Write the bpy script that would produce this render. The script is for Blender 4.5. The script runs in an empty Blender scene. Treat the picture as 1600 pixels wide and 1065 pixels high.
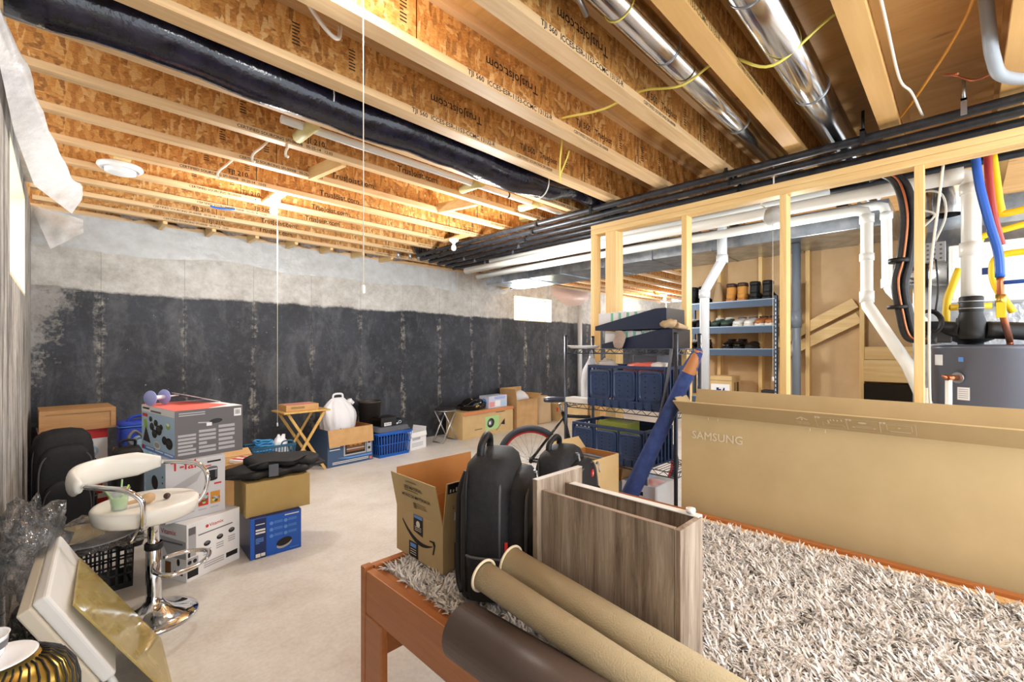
import bpy, bmesh, math, random
import numpy as np
from mathutils import Vector, Matrix, Euler, noise

random.seed(7)
R = math.radians
scene = bpy.context.scene
COL = scene.collection
PI = math.pi


def lin(c):
    out = []
    for v in c[:3]:
        v = v / 255.0
        out.append(v / 12.92 if v <= 0.04045 else ((v + 0.055) / 1.055) ** 2.4)
    return (*out, 1.0)


# ------------------------------------------------------------------ materials
def new_mat(name):
    m = bpy.data.materials.new(name)
    m.use_nodes = True
    nt = m.node_tree
    b = nt.nodes['Principled BSDF']
    return m, nt, b


def N(nt, typ, **kw):
    n = nt.nodes.new(typ)
    for k, v in kw.items():
        if k in n.inputs:
            n.inputs[k].default_value = v
        else:
            setattr(n, k, v)
    return n


def coords(nt, scale=(1, 1, 1), rot=(0, 0, 0), src='Object'):
    tc = nt.nodes.new('ShaderNodeTexCoord')
    mp = nt.nodes.new('ShaderNodeMapping')
    mp.inputs['Scale'].default_value = scale
    mp.inputs['Rotation'].default_value = rot
    nt.links.new(tc.outputs[src], mp.inputs['Vector'])
    return mp.outputs['Vector']


def noise_fac(nt, vec, scale=5, detail=4, rough=.6, dist=0):
    n = N(nt, 'ShaderNodeTexNoise')
    n.inputs['Scale'].default_value = scale
    n.inputs['Detail'].default_value = detail
    n.inputs['Roughness'].default_value = rough
    n.inputs['Distortion'].default_value = dist
    nt.links.new(vec, n.inputs['Vector'])
    return n.outputs['Fac']


def ramp(nt, fac, stops):
    r = nt.nodes.new('ShaderNodeValToRGB')
    el = r.color_ramp.elements
    while len(el) < len(stops):
        el.new(0.5)
    for e, (p, c) in zip(el, stops):
        e.position = p
        e.color = lin(c) if max(c) > 1.01 or len(c) == 3 and max(c) > 1 else (c[0], c[1], c[2], 1)
    nt.links.new(fac, r.inputs['Fac'])
    return r.outputs['Color']


def mixc(nt, fac, a, b, mode='MIX'):
    m = nt.nodes.new('ShaderNodeMix')
    m.data_type = 'RGBA'
    m.blend_type = mode
    for sock, val in ((m.inputs['Factor'], fac), (m.inputs['A'], a), (m.inputs['B'], b)):
        pass
    ins = [s for s in m.inputs]
    f = m.inputs[0]
    A = [s for s in m.inputs if s.name == 'A' and s.type == 'RGBA'][0]
    B = [s for s in m.inputs if s.name == 'B' and s.type == 'RGBA'][0]
    for sock, val in ((f, fac), (A, a), (B, b)):
        if isinstance(val, (int, float)):
            sock.default_value = val
        elif isinstance(val, tuple):
            sock.default_value = lin(val)
        else:
            nt.links.new(val, sock)
    return [s for s in m.outputs if s.type == 'RGBA'][0]


def mathn(nt, op, a, b=0.0, c=None):
    m = nt.nodes.new('ShaderNodeMath')
    m.operation = op
    for i, v in enumerate((a, b, c)):
        if v is None:
            continue
        if isinstance(v, (int, float)):
            m.inputs[i].default_value = v
        else:
            nt.links.new(v, m.inputs[i])
    return m.outputs[0]


def add_bump(nt, b, fac, strength=.2, dist=.01):
    bp = nt.nodes.new('ShaderNodeBump')
    bp.inputs['Strength'].default_value = strength
    bp.inputs['Distance'].default_value = dist
    nt.links.new(fac, bp.inputs['Height'])
    nt.links.new(bp.outputs['Normal'], b.inputs['Normal'])


def pm(name, c, rough=.5, metal=0, c2=None, sc=(6, 6, 6), nsc=1.0, bump=0, bsc=60, spec=.5, emit=None, trans=0, alpha=1, lo=.35, hi=.65, ior=1.45):
    m, nt, b = new_mat(name)
    b.inputs['Base Color'].default_value = lin(c)
    b.inputs['Roughness'].default_value = rough
    b.inputs['Metallic'].default_value = metal
    b.inputs['Specular IOR Level'].default_value = spec
    b.inputs['Transmission Weight'].default_value = trans
    b.inputs['Alpha'].default_value = alpha
    b.inputs['IOR'].default_value = ior
    if c2 is not None:
        v = coords(nt, sc)
        f = noise_fac(nt, v, nsc, 5, .6)
        nt.links.new(ramp(nt, f, [(lo, c), (hi, c2)]), b.inputs['Base Color'])
    if bump:
        v = coords(nt)
        add_bump(nt, b, noise_fac(nt, v, bsc, 3), bump, .01)
    if emit:
        b.inputs['Emission Color'].default_value = lin(emit[0])
        b.inputs['Emission Strength'].default_value = emit[1]
    return m


def wood(name, c1, c2, axis='X', sc=30, stretch=.06, rough=.55, dark=None, knots=True):
    m, nt, b = new_mat(name)
    s = {'X': (stretch, 1, 1), 'Y': (1, stretch, 1), 'Z': (1, 1, stretch)}[axis]
    v = coords(nt, s)
    f = noise_fac(nt, v, sc, 5, .65, .6)
    f2 = noise_fac(nt, coords(nt), 1.3, 2)
    col = ramp(nt, f, [(.3, c1), (.68, c2)])
    col = mixc(nt, mathn(nt, 'MULTIPLY', f2, .35), col, dark or tuple(int(x * .8) for x in c1))
    if knots:
        vo = N(nt, 'ShaderNodeTexVoronoi')
        vo.inputs['Scale'].default_value = 4.2
        s2 = {'X': (.35, 1, 1), 'Y': (1, .35, 1), 'Z': (1, 1, .35)}[axis]
        nt.links.new(coords(nt, s2), vo.inputs['Vector'])
        k = ramp(nt, vo.outputs['Distance'], [(.035, (1, 1, 1)), (.09, (0, 0, 0))])
        col = mixc(nt, mathn(nt, 'MULTIPLY', k, .55), col, (120, 70, 30))
    nt.links.new(col, b.inputs['Base Color'])
    b.inputs['Roughness'].default_value = rough
    add_bump(nt, b, f, .08, .004)
    return m


def osb(name):
    m, nt, b = new_mat(name)

    def layer(scale, rot):
        v = coords(nt, scale, rot)
        nz = N(nt, 'ShaderNodeTexNoise')
        nz.inputs['Scale'].default_value = 6
        nt.links.new(v, nz.inputs['Vector'])
        mx = nt.nodes.new('ShaderNodeVectorMath')
        mx.operation = 'MULTIPLY_ADD'
        nt.links.new(nz.outputs['Color'], mx.inputs[0])
        mx.inputs[1].default_value = (.25, .25, .25)
        nt.links.new(v, mx.inputs[2])
        vo = N(nt, 'ShaderNodeTexVoronoi')
        vo.inputs['Scale'].default_value = 1
        nt.links.new(mx.outputs[0], vo.inputs['Vector'])
        sp = nt.nodes.new('ShaderNodeSeparateColor')
        nt.links.new(vo.outputs['Color'], sp.inputs[0])
        return sp.outputs[0]
    a = layer((20, 40, 46), (0, R(28), 0))
    c = layer((46, 40, 15), (0, R(-18), 0))
    mask = ramp(nt, noise_fac(nt, coords(nt), 16, 2), [(.42, (0, 0, 0)), (.48, (1, 1, 1))])
    stops = [(.0, (108, 64, 26)), (.22, (168, 108, 46)), (.55, (196, 136, 66)), (.8, (216, 166, 98)), (1.0, (234, 198, 140))]
    col = mixc(nt, mask, ramp(nt, a, stops), ramp(nt, c, stops))
    fine = noise_fac(nt, coords(nt, (20, 20, 60)), 4, 4)
    col = mixc(nt, .4, col, ramp(nt, fine, [(.35, (140, 84, 32)), (.7, (228, 176, 100))]))
    nt.links.new(col, b.inputs['Base Color'])
    b.inputs['Roughness'].default_value = .6
    add_bump(nt, b, a, .15, .004)
    return m


# ------------------------------------------------------------------ mesh builder
FRAME = {}


class MB:
    def __init__(s):
        s.v, s.f, s.m, s.s = [], [], [], []

    def add(s, vs, fs, mi=0, M=None, smooth=False):
        o = len(s.v)
        if M is not None:
            vs = [M @ Vector(p) for p in vs]
        s.v += [tuple(p) for p in vs]
        for f in fs:
            s.f.append([i + o for i in f])
            s.m.append(mi)
            s.s.append(smooth)
        return s

    def box(s, lo, hi, mi=0, M=None):
        x0, y0, z0 = lo
        x1, y1, z1 = hi
        vs = [(x0, y0, z0), (x1, y0, z0), (x1, y1, z0), (x0, y1, z0), (x0, y0, z1), (x1, y0, z1), (x1, y1, z1), (x0, y1, z1)]
        fs = [(0, 3, 2, 1), (4, 5, 6, 7), (0, 1, 5, 4), (1, 2, 6, 5), (2, 3, 7, 6), (3, 0, 4, 7)]
        return s.add(vs, fs, mi, M)

    def bar(s, a, b, w, t, up=(0, 0, 1), mi=0):
        a, b = Vector(a), Vector(b)
        z = (b - a)
        L = z.length
        z.normalize()
        u = Vector(up)
        if abs(u.dot(z)) > .98:
            u = Vector((1, 0, 0))
        x = u.cross(z).normalized()
        y = z.cross(x)
        M = Matrix((x, y, z)).transposed().to_4x4()
        M.translation = a
        return s.box((-w / 2, -t / 2, 0), (w / 2, t / 2, L), mi, M)

    def tube(s, pts, r, n=8, mi=0, cap=True, closed=False):
        pts = [Vector(p) for p in pts]
        k = len(pts)
        rs = r if isinstance(r, (list, tuple)) else [r] * k
        tang = []
        for i in range(k):
            if closed:
                t = pts[(i + 1) % k] - pts[i - 1]
            else:
                t = pts[min(i + 1, k - 1)] - pts[max(i - 1, 0)]
            tang.append(t.normalized() if t.length > 1e-9 else Vector((0, 0, 1)))
        u = Vector((0, 0, 1)) if abs(tang[0].z) < .9 else Vector((1, 0, 0))
        x = tang[0].cross(u).normalized()
        vs = []
        for i in range(k):
            t = tang[i]
            x = (x - t * x.dot(t))
            x.normalize()
            y = t.cross(x)
            for j in range(n):
                a = 2 * PI * j / n
                vs.append(pts[i] + (x * math.cos(a) + y * math.sin(a)) * rs[i])
        fs = []
        for i in range(k if closed else k - 1):
            i2 = (i + 1) % k
            for j in range(n):
                fs.append((i * n + j, i * n + (j + 1) % n, i2 * n + (j + 1) % n, i2 * n + j))
        s.add(vs, fs, mi, None, True)
        if cap and not closed:
            o = len(s.v) - len(vs)
            s.f.append([o + j for j in reversed(range(n))]); s.m.append(mi); s.s.append(False)
            s.f.append([o + (k - 1) * n + j for j in range(n)]); s.m.append(mi); s.s.append(False)
        return s

    def lathe(s, prof, n=24, M=None, mi=0, smooth=True, a0=0, a1=2 * PI):
        full = abs(a1 - a0 - 2 * PI) < 1e-6
        cols = n if full else n + 1
        vs = []
        for j in range(cols):
            a = a0 + (a1 - a0) * j / n
            for (r, z) in prof:
                vs.append((r * math.cos(a), r * math.sin(a), z))
        k = len(prof)
        fs = []
        for j in range(n):
            j2 = (j + 1) % cols
            for i in range(k - 1):
                fs.append((j * k + i, j2 * k + i, j2 * k + i + 1, j * k + i + 1))
        s.add(vs, fs, mi, M, smooth)
        return s

    def loft(s, rings, mi=0, M=None, cap=True, smooth=True, closed=True):
        n = len(rings[0])
        vs = [p for r in rings for p in r]
        fs = []
        for i in range(len(rings) - 1):
            for j in range(n if closed else n - 1):
                j2 = (j + 1) % n
                fs.append((i * n + j, i * n + j2, (i + 1) * n + j2, (i + 1) * n + j))
        if cap and closed:
            fs.append(tuple(reversed(range(n))))
            fs.append(tuple((len(rings) - 1) * n + j for j in range(n)))
        return s.add(vs, fs, mi, M, smooth)

    def prism(s, poly, h, M=None, mi=0):
        n = len(poly)
        vs = [(p[0], p[1], 0) for p in poly] + [(p[0], p[1], h) for p in poly]
        fs = [tuple(reversed(range(n))), tuple(range(n, 2 * n))]
        for j in range(n):
            j2 = (j + 1) % n
            fs.append((j, j2, n + j2, n + j))
        return s.add(vs, fs, mi, M)

    def sheet(s, grid, mi=0, smooth=True, thick=0):
        r, c = len(grid), len(grid[0])
        vs = [p for row in grid for p in row]
        fs = [(i * c + j, i * c + j + 1, (i + 1) * c + j + 1, (i + 1) * c + j) for i in range(r - 1) for j in range(c - 1)]
        return s.add(vs, fs, mi, None, smooth)

    def text(s, txt, size, M, mi=0, align='LEFT', sx=1.0, bold=0):
        vs, fs = glyphs(txt, align, bold)
        return s.add([(x * size * sx, y * size, 0) for x, y in vs], fs, mi, M)

    def build(s, name, mats, parent=None, world=False, bevel=0, seg=2, solid=0, sub=0):
        me = bpy.data.meshes.new(name)
        vs = s.v
        if parent is not None and world:
            inv = FRAME[parent.name].inverted()
            vs = [tuple(inv @ Vector(p)) for p in vs]
        me.from_pydata(vs, [], s.f)
        for m in (mats if isinstance(mats, (list, tuple)) else [mats]):
            me.materials.append(m)
        me.polygons.foreach_set('material_index', s.m)
        me.polygons.foreach_set('use_smooth', s.s)
        me.update()
        o = bpy.data.objects.new(name, me)
        COL.objects.link(o)
        if parent is not None:
            o.parent = parent
            FRAME[o.name] = FRAME[parent.name]
        else:
            FRAME[o.name] = Matrix.Identity(4)
        if solid:
            md = o.modifiers.new('thickness', 'SOLIDIFY')
            md.thickness = solid
            md.offset = 0
        if bevel:
            md = o.modifiers.new('bevel', 'BEVEL')
            md.width = bevel
            md.segments = seg
            md.limit_method = 'ANGLE'
            md.angle_limit = R(40)
        if sub:
            md = o.modifiers.new('subdivision', 'SUBSURF')
            md.levels = md.render_levels = sub
        return o


_G = {}


def glyphs(txt, align, bold=0):
    key = (txt, align, bold)
    if key not in _G:
        cu = bpy.data.curves.new('t', 'FONT')
        cu.body = txt
        cu.size = 1
        cu.align_x = align
        cu.resolution_u = 2
        cu.fill_mode = 'FRONT'
        cu.offset = bold
        ob = bpy.data.objects.new('t', cu)
        COL.objects.link(ob)
        bpy.context.view_layer.update()
        dg = bpy.context.evaluated_depsgraph_get()
        me = ob.evaluated_get(dg).to_mesh()
        vs = [(v.co.x, v.co.y) for v in me.vertices]
        fs = [tuple(p.vertices) for p in me.polygons]
        ob.evaluated_get(dg).to_mesh_clear()
        bpy.data.objects.remove(ob)
        bpy.data.curves.remove(cu)
        _G[key] = (vs, fs)
    return _G[key]


class Face:
    """flat drawing on a plane: origin O, unit vectors U and V; ink goes to mesh builder mb"""
    def __init__(s, mb, O, U, V, flip=False):
        s.mb = mb
        s.O, s.U, s.V = Vector(O), Vector(U).normalized(), Vector(V).normalized()
        s.Nn = s.U.cross(s.V)

    def M(s, u, v, k, rot=0):
        x = s.U * math.cos(rot) + s.V * math.sin(rot)
        y = -s.U * math.sin(rot) + s.V * math.cos(rot)
        M = Matrix((x, y, s.Nn)).transposed().to_4x4()
        M.translation = s.O + s.U * u + s.V * v + s.Nn * (.0007 * k)
        return M

    def rect(s, u0, v0, u1, v1, mi, k=1):
        s.mb.add([(u0, v0, 0), (u1, v0, 0), (u1, v1, 0), (u0, v1, 0)], [(0, 1, 2, 3)], mi, s.M(0, 0, k))

    def poly(s, pts, mi, k=1):
        s.mb.add([(p[0], p[1], 0) for p in pts], [tuple(range(len(pts)))], mi, s.M(0, 0, k))

    def ell(s, u, v, a, b, mi, k=1, n=18, rot=0):
        s.mb.add([(a * math.cos(2 * PI * i / n), b * math.sin(2 * PI * i / n), 0) for i in range(n)], [tuple(range(n))], mi, s.M(u, v, k, rot))

    def ring(s, u, v, a, b, w, mi, k=1, n=20):
        vs = [(a * math.cos(2 * PI * i / n), b * math.sin(2 * PI * i / n), 0) for i in range(n)] + [((a - w) * math.cos(2 * PI * i / n), (b - w) * math.sin(2 * PI * i / n), 0) for i in range(n)]
        s.mb.add(vs, [(i, (i + 1) % n, n + (i + 1) % n, n + i) for i in range(n)], mi, s.M(u, v, k))

    def frame(s, u0, v0, u1, v1, w, mi, k=1):
        s.rect(u0, v0, u1, v0 + w, mi, k); s.rect(u0, v1 - w, u1, v1, mi, k)
        s.rect(u0, v0, u0 + w, v1, mi, k); s.rect(u1 - w, v0, u1, v1, mi, k)

    def line(s, pts, w, mi, k=1):
        for (a, b) in zip(pts[:-1], pts[1:]):
            d = Vector((b[0] - a[0], b[1] - a[1])).normalized()
            n = Vector((-d.y, d.x)) * w / 2
            s.poly([(a[0] - n.x, a[1] - n.y), (b[0] - n.x, b[1] - n.y), (b[0] + n.x, b[1] + n.y), (a[0] + n.x, a[1] + n.y)], mi, k)

    def text(s, u, v, t, size, mi, k=1, align='LEFT', rot=0, sx=1.0, bold=0):
        s.mb.text(t, size, s.M(u, v, k, rot), mi, align, sx, bold)

    def lines(s, u0, v0, u1, v1, n, mi, k=1, fill=.5, seed=1):
        """blocks of fine print too small to read"""
        rr = random.Random(seed)
        h = (v1 - v0) / n
        for i in range(n):
            e = u1 if i % 4 != 3 else u0 + (u1 - u0) * rr.uniform(.4, .9)
            s.rect(u0, v1 - h * (i + fill), e, v1 - h * i, mi, k)


def thing(name, label, cat, loc=(0, 0, 0), rz=0, group=None):
    o = bpy.data.objects.new(name, None)
    o.empty_display_size = .1
    COL.objects.link(o)
    o.location = loc
    o.rotation_euler = (0, 0, rz)
    FRAME[o.name] = Matrix.Translation(Vector(loc)) @ Matrix.Rotation(rz, 4, 'Z')
    return tag(o, label, cat, group)


def tag(o, label, cat, group=None):
    o['label'] = label
    o['category'] = cat
    if group:
        o['group'] = group
    return o


def struct(o):
    o['kind'] = 'structure'
    return o


def copy_tree(root, loc, rz, label, group=None):
    r = root.copy()
    COL.objects.link(r)
    r.location = loc
    r.rotation_euler = (0, 0, rz)
    r['label'] = label
    if group:
        r['group'] = group
    for ch in list(root.children):
        c = ch.copy()
        COL.objects.link(c)
        c.parent = r
        for g in list(ch.children):
            d = g.copy()
            COL.objects.link(d)
            d.parent = c
    return r


def sring(c, a, b, p=4, n=24, z=None, ux=(1, 0, 0), uy=(0, 1, 0)):
    """superellipse ring"""
    c, ux, uy = Vector(c), Vector(ux), Vector(uy)
    out = []
    for i in range(n):
        t = 2 * PI * i / n
        ct, st = math.cos(t), math.sin(t)
        out.append(c + ux * (a * math.copysign(abs(ct) ** (2 / p), ct)) + uy * (b * math.copysign(abs(st) ** (2 / p), st)))
    return out


def bez(p, n=10):
    """smooth curve through points (Catmull-Rom)"""
    P = [Vector(q) for q in p]
    P = [P[0] * 2 - P[1]] + P + [P[-1] * 2 - P[-2]]
    out = []
    for i in range(1, len(P) - 2):
        for k in range(n):
            t = k / n
            a, b, c, d = P[i - 1], P[i], P[i + 1], P[i + 2]
            out.append(.5 * ((2 * b) + (-a + c) * t + (2 * a - 5 * b + 4 * c - d) * t * t + (-a + 3 * b - 3 * c + d) * t ** 3))
    out.append(P[-2])
    return out


def blob(mb, c, rx, ry, rz, mi=0, n=14, seed=0, rough=.15, flat=None):
    """crumpled closed lump"""
    rings = []
    m = n // 2 + 2
    for i in range(m + 1):
        ph = PI * (i + .02) / (m + .04) - PI / 2
        ring = []
        for j in range(n):
            th = 2 * PI * j / n
            d = Vector((math.cos(ph) * math.cos(th), math.cos(ph) * math.sin(th), math.sin(ph)))
            k = 1 + rough * noise.noise(d * 2.3 + Vector((seed * 7.1, seed, 0))) * 2 + rough * .6 * noise.noise(d * 6 + Vector((seed, 3, 1)))
            z = d.z * rz * k
            if flat is not None:
                z = max(z, flat)
            ring.append((c[0] + d.x * rx * k, c[1] + d.y * ry * k, c[2] + z))
        rings.append(ring)
    mb.loft(rings, mi)
    return mb
# ------------------------------------------------------------------ palette
OSB = osb('osb')
FL_X = wood('lumber_along_x', (208, 168, 118), (232, 200, 154), 'X')
FL_Y = wood('lumber_along_y', (226, 184, 116), (246, 214, 156), 'Y')
ST_Z = wood('stud_lumber', (232, 190, 118), (248, 216, 156), 'Z')
PLYW = wood('plywood_subfloor', (206, 158, 92), (230, 186, 122), 'Y', sc=14, stretch=.15)
ORANGE = wood('orange_stained_wood', (166, 98, 50), (190, 120, 66), 'Y', sc=24, rough=.35, knots=False)
SLAT = wood('pale_slat_wood', (222, 172, 108), (236, 196, 138), 'Y', rough=.5, knots=False)
PINE = wood('pale_pine', (206, 160, 84), (228, 190, 118), 'Z', rough=.45, knots=False)
BOARDW = wood('brown_wood_crate', (176, 128, 78), (206, 160, 108), 'X', rough=.6, knots=False)


def m_oak():
    m, nt, b = new_mat('grey_brown_oak_laminate')
    v = coords(nt, (1, 1, .07))
    f = noise_fac(nt, v, 60, 6, .75, 1.2)
    f2 = noise_fac(nt, coords(nt, (1, 1, .05)), 22, 4, .6, .5)
    col = ramp(nt, f, [(.30, (78, 62, 50)), (.5, (142, 124, 106)), (.66, (184, 168, 150))])
    col = mixc(nt, .45, col, ramp(nt, f2, [(.38, (86, 68, 54)), (.5, (140, 122, 104)), (.62, (176, 160, 142))]))
    nt.links.new(col, b.inputs['Base Color'])
    b.inputs['Roughness'].default_value = .55
    return m


OAK = m_oak()


def m_floor():
    m, nt, b = new_mat('poured_concrete_floor')
    f = noise_fac(nt, coords(nt), .9, 5, .6)
    f2 = noise_fac(nt, coords(nt), 5, 6, .7)
    f3 = noise_fac(nt, coords(nt), 45, 3)
    col = ramp(nt, f, [(.34, (196, 188, 178)), (.56, (230, 228, 224))])
    col = mixc(nt, .3, col, ramp(nt, f2, [(.35, (196, 184, 170)), (.65, (234, 232, 228))]))
    col = mixc(nt, .12, col, ramp(nt, f3, [(.4, (150, 140, 128)), (.6, (226, 224, 220))]))
    sp = ramp(nt, noise_fac(nt, coords(nt), 11, 2), [(.70, (0, 0, 0)), (.74, (1, 1, 1))])
    col = mixc(nt, mathn(nt, 'MULTIPLY', sp, .4), col, (238, 236, 232))
    nt.links.new(col, b.inputs['Base Color'])
    b.inputs['Roughness'].default_value = .42
    add_bump(nt, b, f3, .05, .004)
    return m


def m_wall(name, axis, band, off=0.0):
    """bare concrete above a wavy line, black damp proofing below, form joints every 0.68 m"""
    m, nt, b = new_mat(name)
    tc = nt.nodes.new('ShaderNodeTexCoord')
    sx = nt.nodes.new('ShaderNodeSeparateXYZ')
    nt.links.new(tc.outputs['Object'], sx.inputs[0])
    h = sx.outputs[axis]
    z = sx.outputs['Z']
    f1 = noise_fac(nt, coords(nt), 2.2, 5, .6)
    f2 = noise_fac(nt, coords(nt), 14, 5, .7)
    f3 = noise_fac(nt, coords(nt, (1, 1, .18)), 9, 5, .65)
    conc = ramp(nt, f1, [(.35, (168, 164, 156)), (.65, (208, 206, 200))])
    conc = mixc(nt, .45, conc, ramp(nt, noise_fac(nt, coords(nt), 4.5, 8, .72), [(.36, (140, 134, 126)), (.6, (218, 217, 213))]))
    conc = mixc(nt, .35, conc, ramp(nt, f2, [(.35, (150, 144, 134)), (.65, (214, 212, 206))]))
    tar = ramp(nt, f2, [(.3, (22, 24, 29)), (.55, (42, 45, 52)), (.78, (92, 94, 100))])
    tar = mixc(nt, .4, tar, ramp(nt, f1, [(.35, (20, 22, 27)), (.7, (70, 74, 84))]))
    f4 = noise_fac(nt, coords(nt, (1, 1, .45)), 3.4, 8, .72, .4)
    tar = mixc(nt, ramp(nt, f4, [(.50, (0, 0, 0)), (.76, (.55, .55, .55))]), tar, (118, 119, 122))
    spk = ramp(nt, noise_fac(nt, coords(nt), 26, 2), [(.72, (0, 0, 0)), (.76, (1, 1, 1))])
    tar = mixc(nt, mathn(nt, 'MULTIPLY', spk, .6), tar, (190, 186, 178))
    fr = mathn(nt, 'FRACT', mathn(nt, 'ADD', mathn(nt, 'DIVIDE', h, .68), off))
    dist = mathn(nt, 'ABSOLUTE', mathn(nt, 'SUBTRACT', fr, .5))
    seam = mathn(nt, 'LESS_THAN', dist, .006)
    near = ramp(nt, mathn(nt, 'ADD', dist, mathn(nt, 'MULTIPLY', mathn(nt, 'SUBTRACT', f3, .5), .35)), [(.0, (1, 1, 1)), (.055, (0, 0, 0))])
    streak = mathn(nt, 'MULTIPLY', near, ramp(nt, f2, [(.46, (0, 0, 0)), (.66, (1, 1, 1))]))
    tar = mixc(nt, mathn(nt, 'MULTIPLY', streak, .62), tar, (186, 180, 168))
    conc = mixc(nt, mathn(nt, 'MULTIPLY', seam, .35), conc, (110, 104, 96))
    tar = mixc(nt, mathn(nt, 'MULTIPLY', seam, .5), tar, (12, 12, 14))
    lvl = mathn(nt, 'ADD', z, mathn(nt, 'ADD', mathn(nt, 'MULTIPLY', f1, .10), mathn(nt, 'MULTIPLY', f2, .04)))
    if band > 0:
        mask = ramp(nt, mathn(nt, 'SUBTRACT', lvl, band - .5), [(.555, (0, 0, 0)), (.585, (1, 1, 1))])
        # worn patch in the corner
        if axis == 'X':
            e = mathn(nt, 'SUBTRACT', mathn(nt, 'ADD', h, mathn(nt, 'MULTIPLY', f2, .9)), 0.0)
            worn = ramp(nt, mathn(nt, 'ADD', e, mathn(nt, 'MULTIPLY', mathn(nt, 'SUBTRACT', 2.0, z), .35)), [(.42, (1, 1, 1)), (.6, (0, 0, 0))])
            mask = mathn(nt, 'MAXIMUM', mask, mathn(nt, 'MULTIPLY', worn, .6))
        col = mixc(nt, mask, tar, conc)
    else:
        k = ramp(nt, f3, [(.4, (0, 0, 0)), (.62, (1, 1, 1))])
        tarl = mixc(nt, .5, (104, 101, 98), ramp(nt, f2, [(.3, (66, 64, 63)), (.7, (146, 142, 137))]))
        col = mixc(nt, k, conc, tarl)
    nt.links.new(col, b.inputs['Base Color'])
    b.inputs['Roughness'].default_value = .62
    add_bump(nt, b, mathn(nt, 'SUBTRACT', f2, mathn(nt, 'MULTIPLY', seam, .8)), .35, .012)
    return m


FLOOR = m_floor()
WALLB = m_wall('damp_proofed_concrete', 'X', 1.97, .08)
WALLL = m_wall('streaked_concrete', 'Y', 0)
DRYW = pm('brown_paper_board', (214, 182, 140), .8, c2=(200, 166, 122), nsc=.5)


def m_poly(name, tint, a, rough=.25):
    m, nt, b = new_mat(name)
    b.inputs['Base Color'].default_value = lin(tint)
    b.inputs['Roughness'].default_value = rough
    f = noise_fac(nt, coords(nt), 9, 5, .6)
    al = ramp(nt, f, [(.3, (a * .7,) * 3), (.7, (min(1, a * 1.25),) * 3)])
    nt.links.new(al, b.inputs['Alpha'])
    add_bump(nt, b, f, .5, .02)
    return m


POLY = m_poly('milky_vapour_sheet', (226, 230, 234), .52)
POLYW = m_poly('white_vapour_sheet', (236, 238, 240), .9, .35)


def m_film():
    m, nt, b = new_mat('crinkled_clear_film')
    out = [n for n in nt.nodes if n.type == 'OUTPUT_MATERIAL'][0]
    gl = N(nt, 'ShaderNodeBsdfGlossy')
    gl.inputs['Roughness'].default_value = .07
    gl.inputs['Color'].default_value = (.95, .97, 1, 1)
    tr = N(nt, 'ShaderNodeBsdfTransparent')
    tr.inputs['Color'].default_value = (.96, .97, .98, 1)
    mx = nt.nodes.new('ShaderNodeMixShader')
    lw = N(nt, 'ShaderNodeLayerWeight')
    lw.inputs['Blend'].default_value = .35
    bp = nt.nodes.new('ShaderNodeBump')
    bp.inputs['Strength'].default_value = .9
    bp.inputs['Distance'].default_value = .03
    nt.links.new(noise_fac(nt, coords(nt), 22, 3, .6, .8), bp.inputs['Height'])
    nt.links.new(bp.outputs['Normal'], gl.inputs['Normal'])
    nt.links.new(bp.outputs['Normal'], lw.inputs['Normal'])
    nt.links.new(mathn(nt, 'MULTIPLY_ADD', lw.outputs['Fresnel'], .8, .05), mx.inputs[0])
    nt.links.new(tr.outputs[0], mx.inputs[1])
    nt.links.new(gl.outputs[0], mx.inputs[2])
    nt.links.new(mx.outputs[0], out.inputs['Surface'])
    return m


CLEAR = m_film()
GALV = pm('galvanised_steel', (196, 204, 212), .32, .9, c2=(150, 160, 172), sc=(7, 7, 7), bump=.05, bsc=8)
SHINY = pm('bright_duct_steel', (222, 222, 222), .16, 1, c2=(188, 190, 194), sc=(1, 6, 6), nsc=3)
FOIL = pm('foil_faced_board', (214, 220, 228), .3, .75, c2=(168, 178, 190), bump=.5, bsc=14)
CHROME = pm('chrome', (225, 228, 232), .07, 1)
STEEL = pm('zinc_steel', (170, 174, 180), .35, .9)
BLKPIPE = pm('black_pipe_insulation', (30, 31, 34), .38, c2=(46, 48, 54), nsc=4)
BLKDUCT = pm('black_plastic_film', (16, 17, 22), .16, c2=(34, 32, 48), nsc=2, bump=.35, bsc=18)
PVC = pm('white_pvc', (238, 238, 232), .3)
PVCG = pm('grey_pvc', (206, 210, 214), .35)
ABS = pm('grey_conduit', (112, 120, 130), .4)
BLK = pm('black_rubber', (22, 22, 24), .5)
BLKG = pm('gloss_black', (14, 14, 16), .2)
BLKF = pm('black_bag_fabric', (20, 20, 23), .7, c2=(30, 30, 34), nsc=8, bump=.25, bsc=260)
BLKN = pm('black_nylon', (15, 15, 17), .55, bump=.2, bsc=200)
TRIMG = pm('dark_grey_piping', (84, 84, 88), .45)
CARD = pm('cardboard', (190, 148, 98), .8, c2=(202, 162, 112), nsc=1.2)
CARDL = pm('light_cardboard', (204, 170, 118), .75, c2=(212, 182, 132), nsc=.8)
CARDT = pm('tan_carton', (178, 150, 92), .7, c2=(186, 160, 102), nsc=.8)
CARDI = pm('cardboard_inside', (170, 112, 58), .85, c2=(180, 122, 66), nsc=1)
CARDK = pm('kraft_carton', (188, 164, 118), .7, c2=(198, 174, 130), nsc=.6)
INK = pm('black_ink', (26, 24, 24), .6)
INKB = pm('brown_ink', (104, 84, 50), .7)
INKW = pm('white_ink', (236, 232, 224), .6)
PAPER = pm('white_paper', (238, 238, 240), .55)
GREYP = pm('grey_print', (104, 102, 104), .5)
LGREY = pm('light_grey_print', (176, 176, 180), .5)
RED = pm('red_print', (200, 48, 44), .45)
CORAL = pm('coral_print', (236, 118, 104), .4)
BLUEP = pm('royal_blue_print', (28, 92, 196), .35)
BLUED = pm('dark_blue_print', (20, 42, 96), .4)
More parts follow.
